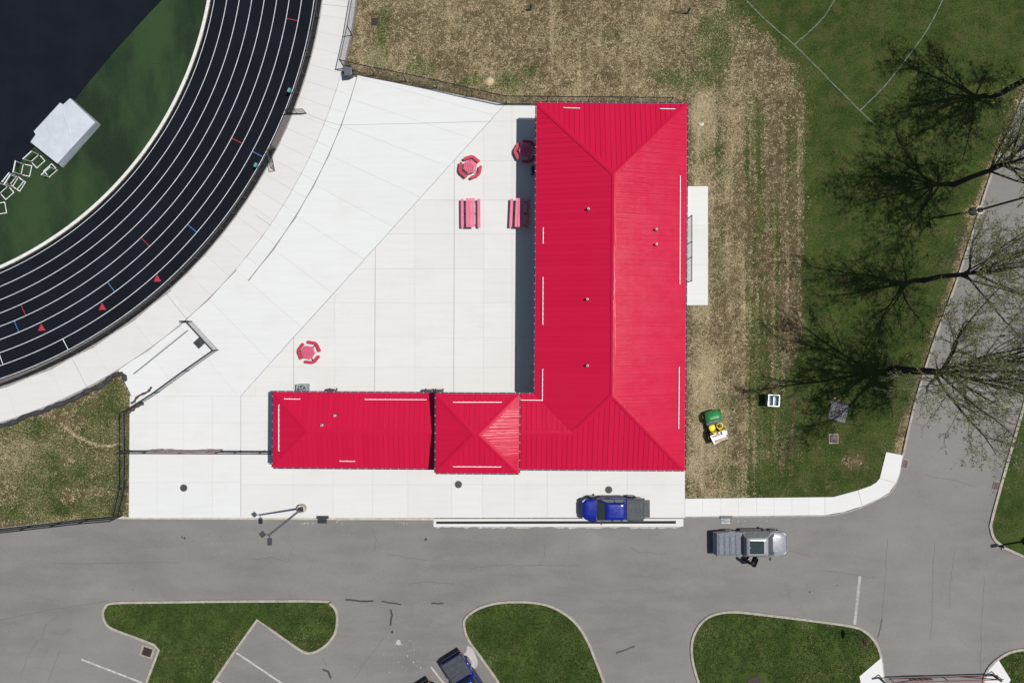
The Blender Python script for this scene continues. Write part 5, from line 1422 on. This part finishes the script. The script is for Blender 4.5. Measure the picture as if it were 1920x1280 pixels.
        mb = MB(); mb.prism(rrect(xc0 - xc1, hw * 1.84, .06, 3, (xc0 + xc1) / 2, 0), zt_ - .03, zt_ + .025); mb.build('bed_cover', cover, v)
        n = 4; wv = (xc0 - xc1 - .12) / n
        for i in range(n):
            cx = xc1 + .06 + (i + .5) * wv; mb = MB(); ny_ = 14; r = random.Random(i)
            rows = []
            for a, zz in ((-.5, .0), (-.40, .035), (-.2, .052), (0, .056), (.2, .052), (.40, .035), (.5, .0)):
                rows.append([(cx + a * wv * .93, -hw * .86 + 2 * hw * .86 * j / ny_, zt_ + .026 + (zz + (r.uniform(-.012, .012) if zz > .03 else 0)) * (0.25 if j in (0, ny_) else 1)) for j in range(ny_ + 1)])
            for a in range(len(rows) - 1):
                for j in range(ny_): mb.face([rows[a][j], rows[a + 1][j], rows[a + 1][j + 1], rows[a][j + 1]])
            mb.build('cover_section', cover, v, smooth=70)
    if S.get('tailgate_down'):
        mb = MB(); mb.box((-F - .26, -.02, .84), (.50, hw * 1.58, .07)); bevelmod(mb.build('tailgate', m_dk, v, label='lowered dark tailgate'), .02)
    if S.get('ribs'):
        for i in range(-2, 3):
            mb = MB(); mb.bar((xm - .05, i * hw * .24, zc2 - .006), (x2 + .10, i * hw * .24, zc2 - .006), .05, .03); mb.build('roof_rib', pm, v)
    if S.get('sunroof'):
        mb = MB(); mb.prism(rrect(roof * .66, hw * 1.06, .08, 4, (x1 + x2) / 2 - .06, 0), zc2 - .01, zc2 + .022); mb.build('sunroof', m_glass, v)
    if S.get('antenna'):
        mb = MB(); mb.box((x2 + .22, .0, zc2 + .03), (.16, .05, .06)); mb.build('antenna', pm, v)
    return v
m_dk = M('dark_grey_bed_panel', (0.060, 0.063, 0.068), .7, .15, 4)
m_bluep_ = paint('deep_blue_paint', (0.003, 0.013, 0.215), .10)
m_silver = paint('silver_paint', (0.27, 0.28, 0.305), .22)
m_cov1 = M('grey_bed_cover', (0.055, 0.060, 0.066), .75, .2, 3, dirt=(0.075, 0.08, 0.085))
m_cov2 = M('slate_vinyl_cover', (0.120, 0.135, 0.155), .6, .12, 3, dirt=(0.17, 0.18, 0.20))
m_cov3 = M('black_vinyl_cover', (0.035, 0.042, 0.052), .5, .15, 2)
p = W(1145.5, 949.5)
pickup('blue pickup with a flat grey bed cover and lowered tailgate parked by the long drain', (p[0], p[1], .056), R(180.5), 5.25, 1.86, m_bluep_, m_cov1, dict(hood=1.36, ws=.56, roof=1.62, cover='flat', tailgate_down=True, ribs=True, flare=True, tw=.36, k=.97, rw=1.05))
p = W(1401.5, 1013)
silver = pickup('silver pickup with a glass sunroof and quilted grey bed cover on the asphalt', (p[0], p[1], .03), R(0.5), 6.0, 2.02, m_silver, m_cov2, dict(hood=1.30, ws=.62, roof=1.78, cover='quilt', sunroof=True, antenna=True, chrome=True, bump=m_chrome, rbump=m_chrome, k=1.04, rw=1.25))
# its open rear door
mb = MB(); mb.box((-.47, 0, .82), (.94, .09, .80)); mb.box((-.47, 0.03, 1.26), (.90, .05, .10)); od = bevelmod(mb.build('open_door', m_silver, silver, label='rear side door standing open'), .02); od.location = (.42, -1.02, 0); od.rotation_euler = (0, 0, R(68))
mb = MB(); mb.face([(-.90, .02, 1.30), (-.05, .02, 1.30), (-.10, .10, 1.76), (-.72, .10, 1.76)]); mb.face([(-.72, .085, 1.76), (-.10, .085, 1.76), (-.05, .005, 1.30), (-.90, .005, 1.30)]); mb.build('door_window', m_glass, od)
mb = MB(); mb.box((-.47, .055, .85), (.86, .02, .66)); mb.build('door_liner', m_trim, od)
p = W(880, 1278)
pickup('blue pickup with a black bed cover cut by the bottom edge, beside the middle island', (p[0], p[1], .03), math.atan2(-.848, .53), 5.8, 1.98, m_bluep_, m_cov3, dict(hood=1.25, ws=.60, roof=1.85, cover='flat', flare=False, tw=.34, rw=1.2, chrome=True))
p = W(817, 1322)
v4 = pickup('black car of which only the rear corner shows at the bottom edge', (p[0], p[1], .03), math.atan2(-.848, .53), 4.9, 1.85, paint('black_paint', (0.010, 0.010, 0.012), .2), m_cov3, dict(hood=1.1, ws=.6, roof=2.3, cover='flat', tw=.32, rw=.95))
v4.name = 'parked_car'; v4['category'] = 'car'

# ------------------------------------------------------------------ green utility cart on the straw strip
p = W(1337.5, 797)
uc = thing('utility_cart', 'green utility cart with two yellow seats standing on the straw strip', 'utility cart', (p[0], p[1], 0.0), math.atan2(.96, -.27))
m_jg = M('green_plastic_hood', (0.016, 0.20, 0.045), .30, .08, 2, coat=.5); m_jy = M('yellow_seat', (0.72, 0.56, 0.02), .5, .08, 3)
mb = MB()
hood_r = []
for x, w, zt_, cr in ((1.36, .30, .62, .03), (1.32, .50, .74, .05), (1.15, .62, .86, .07), (.85, .68, .95, .07), (.62, .69, .98, .05), (.56, .66, .96, .03)):
    hood_r.append([(x, -w, .50), (x, -w, zt_ - .12), (x, -w * .9, zt_ - .02), (x, -w * .5, zt_ + cr * .8), (x, 0, zt_ + cr), (x, w * .5, zt_ + cr * .8), (x, w * .9, zt_ - .02), (x, w, zt_ - .12), (x, w, .50)])
mb.loft(hood_r); mb.build('hood', m_jg, uc, smooth=50, recalc=True)
mb = MB(); mb.box((.80, -.0, 1.035), (.10, .7, .02), rz=.0); mb.build('hood_trim', m_jg, uc)
mb = MB(); mb.box((-.05, 0, .42), (2.5, 1.20, .14)); mb.build('chassis', m_trim, uc)
mb = MB(); mb.box((.20, 0, .50), (.70, 1.28, .05)); mb.build('floor_board', m_trim, uc)
mb = MB(); mb.box((.50, 0, .92), (.12, 1.22, .16)); bevelmod(mb.build('dashboard', m_dgrey, uc), .03)
mb = MB(); mb.loft([[(.36 + r_ * .5 * math.cos(2 * PI * i / 18), .33 + r_ * math.sin(2 * PI * i / 18), .99 + .6 * r_ * math.cos(2 * PI * i / 18) * -.6 + z) for i in range(18)] for r_, z in ((.17, 0), (.185, .015), (.20, 0))], cap=False); mb.tube([(.36, .33, .98), (.46, .33, .90)], .02, 6); mb.build('steering_wheel', m_trim, uc)
for s in (-1, 1):
    g = MB(); g.loft([[(x, y + s * .33, z) for x, y in rrect(.50 * q, .54 * q, .18 * q, 4, -.05, 0)] for q, z in ((1, .62), (1.02, .70), (.85, .735))]); g.build('seat', m_jy, uc, smooth=60)
    g = MB(); rg = []
    for x, z, w in ((-.27, .70, .22), (-.33, .90, .245), (-.40, 1.08, .21), (-.43, 1.15, .13)):
        rg.append([(x + .06, s * .33 - w * .9, z), (x + .02, s * .33 - w * .5, z), (x, s * .33, z), (x + .02, s * .33 + w * .5, z), (x + .06, s * .33 + w * .9, z), (x - .03, s * .33 + w * .9, z), (x - .09, s * .33, z), (x - .03, s * .33 - w * .9, z)])
    g.loft(rg); g.build('seat_back', m_jy, uc, smooth=60, recalc=True)
g = MB(); g.loft([[(x, y - .33, z) for x, y in rrect(.34 * q, .36 * q, .12 * q, 4, -.04, 0)] for q, z in ((1, .73), (1.02, .765), (.85, .785))]); g.build('seat_cushion', m_trim, uc, smooth=60, label='black cushion on the right seat')
for x in (.95, -.88):
    for s in (-1, 1):
        g = MB(); r0 = .30
        g.loft([[(x + r_ * math.cos(2 * PI * i / 22), s * (.50 + y), r0 + r_ * math.sin(2 * PI * i / 22)) for i in range(22)] for r_, y in ((.16, .02), (.27, 0), (.30, .05), (.30, .22), (.27, .27), (.16, .25))]); g.build('wheel', m_tyre, uc, smooth=45, recalc=True)
        g = MB(); g.xcyl((x, s * .75, r0), .155, .03, 16); g.build('rim', m_jy, uc)
g = MB(); g.box((-.88, 0, .66), (1.02, 1.30, .05)); bedc = g.build('cargo_bed', m_trim, uc)
for q, d in (((-.88, .64, .78), (1.02, .04, .22)), ((-.88, -.64, .78), (1.02, .04, .22)), ((-.385, 0, .79), (.04, 1.24, .24)), ((-1.375, 0, .78), (.04, 1.24, .22))):
    g = MB(); g.box(q, d); g.build('bed_side', m_trim, uc)
def on_cart(name, label, cat, x, y, z, d, rz, m):
    a = uc.rotation_euler.z; c, s = math.cos(a), math.sin(a)
    g = MB(); g.box((0, 0, 0), d, rz=rz); o = bevelmod(g.build(name, m, label=label, category=cat), .012)
    o.location = (uc.location.x + x * c - y * s, uc.location.y + x * s + y * c, z); o.rotation_euler = (0, 0, a); return o
m_wbox = M('white_foam', (0.72, 0.72, 0.74), .7, .05, 3); m_ply = M('tan_plank', (0.42, 0.30, 0.20), .8, .15, 4)
on_cart('foam_sheet', 'white foam sheet lying flat across the cart bed', 'foam sheet', -.90, .06, .93, (.80, 1.26, .05), R(10), m_wbox)
on_cart('plank', 'tan plank on the white sheet at the back of the cart', 'plank', -1.16, -.10, 1.00, (.22, 1.12, .05), R(2), m_ply)
on_cart('plank', 'shorter tan plank on the white sheet behind the left seat', 'plank', -.72, .22, .985, (.15, .66, .04), R(6), m_ply)
on_cart('white_box', 'white box at the right rear corner of the cart bed behind the seat', 'box', -.62, -.46, 1.03, (.36, .42, .30), R(-6), m_wbox)
on_cart('small_can', 'small reddish can between the seats and the load on the cart', 'can', -.50, .12, 1.03, (.16, .18, .20), 0, M('rust_red', (0.28, 0.08, 0.05), .7))

# ------------------------------------------------------------------ the person at the open truck door
def skin_body():
    J = {}; vs = []; es = []; rad = []
    def jt(k, p, r, par=None):
        J[k] = len(vs); vs.append(p); rad.append(r)
        if par is not None: es.append((J[par], J[k]))
    # facing +Y, leaning in with both arms reaching forward
    jt('pel', (0, 0, .96), .145)
    jt('waist', (0, .03, 1.10), .135, 'pel'); jt('chest', (0, .10, 1.30), .155, 'waist'); jt('neckb', (0, .17, 1.46), .075, 'chest'); jt('neck', (0, .21, 1.53), .058, 'neckb')
    jt('head0', (0, .235, 1.60), .082, 'neck'); jt('head1', (0, .25, 1.68), .095, 'head0'); jt('head2', (0, .245, 1.755), .07, 'head1')
    for s, n in ((-1, 'r'), (1, 'l')):
        st_ = .10 if n == 'l' else -.06
        jt('hip' + n, (s * .10, 0, .92), .105, 'pel'); jt('knee' + n, (s * .12, .05 + st_ * .5, .50), .068, 'hip' + n); jt('calf' + n, (s * .12, .02 + st_, .32), .060, 'knee' + n); jt('ank' + n, (s * .125, st_ - .01, .09), .043, 'calf' + n)
        jt('heel' + n, (s * .127, st_ + .03, .05), .042, 'ank' + n); jt('toe' + n, (s * .15, st_ + .20, .035), .036, 'heel' + n)
        jt('sho' + n, (s * .185, .13, 1.42), .068, 'chest'); ex = (s * .27, .20, 1.20) if n == 'l' else (s * .30, .22, 1.18)
        jt('elb' + n, ex, .046, 'sho' + n); wr = (s * .19, .43, 1.22) if n == 'l' else (s * .22, .42, 1.16)
        jt('fore' + n, tuple((a * .6 + b * .4) for a, b in zip(ex, wr)), .043, 'elb' + n); jt('wri' + n, wr, .028, 'fore' + n)
        pal = (wr[0] - s * .008, wr[1] + .075, wr[2] - .012); jt('pal' + n, pal, .030, 'wri' + n)
        for f in range(4):
            ox = (f - 1.5) * .021; ln = (.85, 1.0, .95, .75)[f]
            b = (pal[0] + ox, pal[1] + .035, pal[2] + .004)
            jt('f%d0' % f + n, b, .0095, 'pal' + n); jt('f%d1' % f + n, (b[0] + ox * .2, b[1] + .038 * ln, b[2] - .010), .0088, 'f%d0' % f + n); jt('f%d2' % f + n, (b[0] + ox * .25, b[1] + .056 * ln, b[2] - .036), .0078, 'f%d1' % f + n)
        t0 = (pal[0] - s * .032, pal[1] - .012, pal[2] - .006); jt('t0' + n, t0, .012, 'pal' + n); jt('t1' + n, (t0[0] - s * .022, t0[1] + .035, t0[2] - .016), .010, 't0' + n)
    me = bpy.data.meshes.new('person'); me.from_pydata(vs, es, []); me.update()
    o = bpy.data.objects.new('person_tmp', me); COL.objects.link(o)
    sk = o.modifiers.new('skin', 'SKIN'); sk.use_smooth_shade = True
    lay = me.skin_vertices[0].data if me.skin_vertices else None
    if lay is None:
        import bmesh
        bm = bmesh.new(); bm.from_mesh(me); bm.verts.layers.skin.verify(); bm.to_mesh(me); bm.free(); lay = me.skin_vertices[0].data
    for i, r in enumerate(rad): lay[i].radius = (r, r * (.78 if r > .12 else 1)); lay[i].use_root = (i == 0)
    sb = o.modifiers.new('sub', 'SUBSURF'); sb.levels = 1; sb.render_levels = 1
    dg = bpy.context.evaluated_depsgraph_get(); dg.update()
    m2 = bpy.data.meshes.new_from_object(o.evaluated_get(dg)); bpy.data.objects.remove(o)
    m2.name = 'person'; return m2
m_skin = M('skin', (0.42, 0.235, 0.165), .55, .05, 6); m_shirt = M('black_shirt', (0.016, 0.016, 0.019), .85, .15, 5); m_trous = M('dark_trousers', (0.014, 0.016, 0.022), .85, .15, 5); m_hair = M('brown_hair', (0.05, 0.030, 0.018), .7, .2, 20); m_shoe = M('dark_shoes', (0.03, 0.03, 0.03), .6)
pm_ = skin_body()
for q in (m_skin, m_shirt, m_trous, m_shoe): pm_.materials.append(q)
for f in pm_.polygons:
    c = f.center; f.use_smooth = True
    if c.z < .115: f.material_index = 3
    elif c.z < 1.02: f.material_index = 2
    elif c.z > 1.50 and abs(c.x) < .11: f.material_index = 0
    elif abs(c.x) > .14 and c.y > .215 and c.z < 1.24: f.material_index = 0
    else: f.material_index = 1
p = W(1396.5, 1048); person = bpy.data.objects.new('person', pm_); COL.objects.link(person); person.location = (p[0], p[1], .03); person.rotation_euler = (0, 0, R(-28))
person['label'] = 'person in dark clothes reaching in at the open rear door of the silver pickup'; person['category'] = 'person'
mb = MB(); n = 14
hr = [[(q * .098 * math.cos(2 * PI * i / n), .238 + q * .112 * math.sin(2 * PI * i / n) - (.02 if math.sin(2 * PI * i / n) > .3 else 0), z + (.045 if math.sin(2 * PI * i / n) > .3 and z < 1.72 else 0)) for i in range(n)] for q, z in ((.92, 1.62), (1.04, 1.68), (1.02, 1.745), (.75, 1.80), (.3, 1.825))]
mb.loft(hr); mb.build('hair', m_hair, person, smooth=80)
mb = MB()
mb.loft([[(q * .017 * math.cos(2 * PI * i / 8), .345 + z * .0 + q * .014 * math.sin(2 * PI * i / 8), z) for i in range(8)] for q, z in ((1, 1.640), (.8, 1.655), (.3, 1.69))]); mb.build('nose', m_skin, person, smooth=80)
for s in (-1, 1):
    mb = MB(); mb.cyl((s * .035, .335), .013, 1.688, 1.70, 8); mb.build('eye', m_trim, person)
    mb = MB(); mb.loft([[(s * .098 + q * .010 * math.cos(2 * PI * i / 8), .245 + q * .026 * math.sin(2 * PI * i / 8), z) for i in range(8)] for q, z in ((.5, 1.635), (1, 1.665), (.7, 1.695))]); mb.build('ear', m_skin, person, smooth=80)
mb = MB(); mb.box((0, .325, 1.612), (.05, .02, .010)); mb.build('mouth', M('lips', (0.30, 0.11, 0.10), .6), person)

# ------------------------------------------------------------------ trees along the road
def tree(label, px, py, seed, ht, spread, nl, leafd, lean=(0, 0), trunk_r=.30, fork=2.6, twin=False):
    p = W(px, py); t = thing('tree', label, 'tree', (p[0], p[1], 0.0)); r = random.Random(seed)
    wood = MB(); br = MB(); tips = []
    def path(a, d, L, n, bend, jit):
        pts = [Vector(a)]; d = Vector(d).normalized()
        for i in range(n):
            d = (d + Vector((r.gauss(0, jit), r.gauss(0, jit), r.gauss(0, jit) + bend))).normalized(); pts.append(pts[-1] + d * (L / n))
        return pts
    def at(pts, u):
        k = u * (len(pts) - 1); i = min(int(k), len(pts) - 2); f = k - i
        return pts[i].lerp(pts[i + 1], f), (pts[i + 1] - pts[i]).normalized()
    top = Vector((lean[0], lean[1], fork))
    tp = [Vector((0, 0, -.1)), Vector((lean[0] * .15, lean[1] * .15, .35)), Vector((lean[0] * .5 + r.gauss(0, .04), lean[1] * .5 + r.gauss(0, .04), fork * .55)), top, top + Vector((lean[0] * .3, lean[1] * .3, 1.0)), top + Vector((lean[0] * .6, lean[1] * .6, 2.4))]
    wood.tube(tp, [trunk_r * 1.45, trunk_r * 1.08, trunk_r, trunk_r * .92, trunk_r * .7, trunk_r * .42], 10)
    for i in range(nl):
        u = i / nl; az = 2 * PI * (i * .382 + r.uniform(-.05, .05)) ; el = R(r.uniform(44, 62)) if i < nl * .5 else R(r.uniform(62, 84))
        st_, _ = at(tp[3:], r.uniform(0.0, .95) if i else 0.9)
        L = (ht - st_.z) / max(.62, math.sin(el)) * r.uniform(.72, 1.0); L = min(L, spread / max(.2, math.cos(el)) * 1.15)
        d = (math.cos(az) * math.cos(el), math.sin(az) * math.cos(el), math.sin(el))
        lp = path(st_, d, L, 8, .03, .055); r0 = trunk_r * r.uniform(.38, .56)
        wood.tube(lp, [r0 * (1 - .86 * (k / 8) ** .8) for k in range(9)], 6, cap=False)
        nb = int(L * 2.0)
        for b in range(nb):
            v = .22 + .78 * (b + r.random()) / nb; a, dd = at(lp, min(v, .995))
            side = Vector((r.gauss(0, 1), r.gauss(0, 1), r.gauss(.15, .7))); side -= dd * side.dot(dd); side.normalize()
            bd = dd * r.uniform(.8, 1.4) + side * r.uniform(.5, 1.0)
            bl = L * (.16 + .24 * (1 - v)) * r.uniform(.7, 1.35)
            bp = path(a, bd, bl, 5, .03, .10); rb = max(.012, r0 * (1 - .8 * v) * .42)
            br.tube(bp, [rb * (1 - .8 * k / 5) for k in range(6)], 4, cap=False)
            nt = max(3, int(bl * 3.8))
            for q in range(nt):
                w = .25 + .75 * (q + r.random()) / nt; a2, d2 = at(bp, min(w, .995))
                sd = Vector((r.gauss(0, 1), r.gauss(0, 1), r.gauss(.1, .7))); sd -= d2 * sd.dot(d2); sd.normalize()
                tl = r.uniform(.45, 1.15); t_ = path(a2, d2 * .8 + sd * r.uniform(.5, 1.0), tl, 3, .04, .2)
                br.tube(t_, [max(.0075, rb * .34), .008, .006, .004], 3, cap=False)
                tips.append(t_)
                if r.random() < .5:
                    t2 = path(t_[1], (t_[2] - t_[1]).normalized() + Vector((r.gauss(0, .7), r.gauss(0, .7), r.gauss(0, .5))), tl * .6, 2, 0, .2); br.tube(t2, [.007, .005, .004], 3, cap=False); tips.append(t2)
    wood.build('trunk', m_bark, t, smooth=60); br.build('branches', m_twig, t)
    # young leaves in clumps along the twigs
    lr = np.random.default_rng(seed); seg = []
    for tw in tips:
        k = lr.poisson(leafd * (0.25 + 1.5 * lr.random()))
        for _ in range(k):
            u = lr.random() ** .6 * (len(tw) - 1.001); i = int(u); seg.append(tw[i].lerp(tw[i + 1], u - i))
    if seg:
        c = np.array([tuple(q) for q in seg]); n = len(c); c = c + lr.normal(0, .06, (n, 3))
        a = lr.normal(0, 1, (n, 3)); a /= np.linalg.norm(a, axis=1, keepdims=True); b = np.cross(a, lr.normal(0, 1, (n, 3))); b /= np.linalg.norm(b, axis=1, keepdims=True)
        s = lr.uniform(.032, .078, (n, 1)); co = np.stack([c - a * s, c + b * s * .55, c + a * s, c - b * s * .55], 1).reshape(-1, 3)
        me = fast_mesh('leaves', co, np.arange(4 * n).reshape(n, 4), [m_leaf]); o = bpy.data.objects.new('leaves', me); COL.objects.link(o); o.parent = t; o['kind'] = 'stuff'
    return t
tree('big bare-limbed tree with sparse spring leaves, nearest the road bend', 1682, 692, 5, 17.5, 6.6, 14, 5.0, (.25, 0), .30, 4.2)
tree('slim budding tree on the road verge above the lowest tree, below the lamp post', 1732, 525, 8, 16.0, 4.9, 12, 4.2, (.35, .05), .20, 3.9)
tree('leafy spring tree on the road verge just above the dark lamp post', 1789, 346, 13, 16.0, 5.0, 13, 7.0, (.4, .25), .21, 3.6)
tree('dark-trunked budding tree at the top right corner, uppermost of the row', 1866, 181, 21, 16.0, 5.2, 13, 7.0, (.3, .25), .24, 3.8)

# ------------------------------------------------------------------ straw flecks and grass tufts as real blades
def inside(poly, x, y):
    c = np.zeros(x.shape, bool); n = len(poly)
    for i in range(n):
        x0, y0 = poly[i]; x1, y1 = poly[(i + 1) % n]
        if y0 == y1: continue
        c ^= ((y0 > y) != (y1 > y)) & (x < (x1 - x0) * (y - y0) / (y1 - y0) + x0)
    return c
def open_ground(px, py):
    """True where the bare ground sheet shows"""
    ok = ~inside(asph, px, py)
    rr2 = np.hypot(px + 273, py + 116); ok &= rr2 > 953
    ok &= ~inside(plaza_px, px, py); ok &= ~inside([(1003, 190), (1289, 190), (1289, 972), (1003, 972)], px, py)
    ok &= ~inside([(1280, 348), (1328.5, 348), (1328.5, 574), (1280, 574)], px, py); ok &= ~inside([(x, y - 1.5 if y < 935 else y) for x, y in sw], px, py)
    return ok
def scatter(n, seed, box):
    g = np.random.default_rng(seed); return g.uniform(box[0], box[2], n), g.uniform(box[1], box[3], n), g
def blades(name, px, py, g, length, width, z0, m, flat=True, curl=.5, ang=None):
    n = len(px); x = (px - 960) / PXM; y = (640 - py) / PXM
    a = g.uniform(0, 2 * PI, n) if ang is None else ang; L = g.uniform(*length, n); w = g.uniform(*width, n); k = g.normal(0, curl, n)
    z = z0 + g.uniform(.004, .03, n)
    def pt(s, a_): return x + np.cos(a_) * s, y + np.sin(a_) * s
    if flat:
        ax, ay = x - np.cos(a - k) * L / 2, y - np.sin(a - k) * L / 2; bx, by = x + np.cos(a + k) * L / 2, y + np.sin(a + k) * L / 2
        nx_, ny_ = -np.sin(a) * w / 2, np.cos(a) * w / 2
        co = np.stack([np.stack([ax + nx_ * .6, ay + ny_ * .6, z], -1), np.stack([ax - nx_ * .6, ay - ny_ * .6, z], -1), np.stack([x + nx_, y + ny_, z + .02], -1), np.stack([x - nx_, y - ny_, z + .012], -1), np.stack([bx + nx_ * .5, by + ny_ * .5, z + .004], -1), np.stack([bx - nx_ * .5, by - ny_ * .5, z + .004], -1)], 1).reshape(-1, 3)
        b = np.arange(n)[:, None] * 6; f = np.concatenate([b + np.array([[0, 1, 3, 2]]), b + np.array([[2, 3, 5, 4]])], 0)
    else:
        tx, ty = x + np.cos(a) * L * .6, y + np.sin(a) * L * .6; nx_, ny_ = -np.sin(a) * w / 2, np.cos(a) * w / 2
        zb_ = np.full(n, z0)
        co = np.stack([np.stack([x - nx_, y - ny_, zb_], -1), np.stack([x + nx_, y + ny_, zb_], -1), np.stack([tx + nx_ * .3, ty + ny_ * .3, zb_ + L * .7], -1), np.stack([tx - nx_ * .3, ty - ny_ * .3, zb_ + L * .7], -1)], 1).reshape(-1, 3)
        f = np.arange(4 * n).reshape(n, 4)
    me = fast_mesh(name, co, f, [m]); o = bpy.data.objects.new(name, me); COL.objects.link(o); o['kind'] = 'stuff'; return o
FR = (-40, -40, 1960, 1320)
PADS = ([(1651, 1229), (1659, 1262), (1660, 1340), (1622, 1340), (1607, 1266)], [(1870, 1232), (1896, 1272), (1874, 1312), (1845, 1334), (1841, 1274), (1850, 1254)], [(1385, 1262), (1436, 1258), (1445, 1300), (1380, 1300)])
def off_pads(px, py):
    k = np.ones(px.shape, bool)
    for q in PADS: k &= ~inside(q, px, py)
    return k
px, py, g = scatter(1500000, 5, FR); keep = open_ground(px, py); px, py = px[keep], py[keep]
gg, ss_ = cover(px, py); n1 = vnoise(px / 6, py / 6, 91, 4)
keep = g.random(len(px)) < (1 - .65 * np.clip((gg - .45) * 2.5, 0, 1)) * np.clip((ss_ - .07) * .80, 0, 1) * np.clip((n1 - .40) * 4.2, 0, 1); px, py = px[keep], py[keep]
gsel = gg[keep] > .55
blades('dry_straw', px[~gsel], py[~gsel], g, (.05, .15), (.018, .036), .0, m_straw, True, .6)
blades('dry_grass', px[gsel], py[gsel], g, (.04, .13), (.016, .034), .0, m_dryg, True, .6)
px, py, g = scatter(420000, 6, FR); keep = open_ground(px, py); px, py = px[keep], py[keep]
gg, ss_ = cover(px, py); n1 = vnoise(px / 14, py / 14, 92, 3)
keep = g.random(len(px)) < np.clip((gg - .22) * .7, 0, .75) * np.clip((n1 - .25) * 2.2, .0, 1); px, py = px[keep], py[keep]
blades('grass', px, py, g, (.05, .13), (.03, .06), .0, m_blade, False)
for k, isl in enumerate(ISL):
    ipx = [(x * PXM + 960, 640 - y * PXM) for x, y in isl]
    x0, x1 = min(q[0] for q in ipx), max(q[0] for q in ipx); y0, y1 = min(q[1] for q in ipx), min(1300, max(q[1] for q in ipx))
    n = int((x1 - x0) * (y1 - y0) * .35); px, py, g = scatter(n, 30 + k, (x0, y0, x1, y1)); keep = inside(ipx, px, py) & off_pads(px, py) & (vnoise(px / 14, py / 14, 93, 3) > .3); px, py = px[keep], py[keep]
    blades('grass', px, py, g, (.05, .13), (.03, .06), .10, m_blade, False)
    n = int((x1 - x0) * (y1 - y0) * .22); px, py, g = scatter(n, 60 + k, (x0, y0, x1, y1)); keep = inside(ipx, px, py) & off_pads(px, py)
    d = seg_dist(px, py, ipx + [ipx[0]]); pt = vnoise(px / 40, py / 40, 55 + k, 3)
    dens_ = np.clip(.55 * np.exp(-(d / 12) ** 2) * (pt > .48) + .012 + .35 * (pt > .72), 0, 1)
    if k == 0: dens_ = dens_ + .5 * np.exp(-((px - 588) / 26) ** 2 - ((py - 1196) / 20) ** 2) + .35 * np.exp(-((px - 225) / 16) ** 2 - ((py - 1150) / 16) ** 2)
    if k == 2: dens_ = dens_ + .6 * np.exp(-((px - 1630) / 20) ** 2 - ((py - 1215) / 20) ** 2) + .6 * np.exp(-((px - 1320) / 14) ** 2 - ((py - 1190) / 18) ** 2) + .9 * np.exp(-((px - 1337) / 4) ** 2 - ((py - 1191) / 9) ** 2) + .5 * np.exp(-((px - 1580) / 30) ** 2 - ((py - 1250) / 18) ** 2)
    if k == 3: dens_ = dens_ + .4
    keep &= g.random(n) < dens_ * np.clip((vnoise(px / 8, py / 8, 95, 3) - .3) * 3, 0, 1); px, py = px[keep], py[keep]
    blades('dry_grass', px, py, g, (.04, .13), (.016, .036), .10, m_dryg, True, .5)
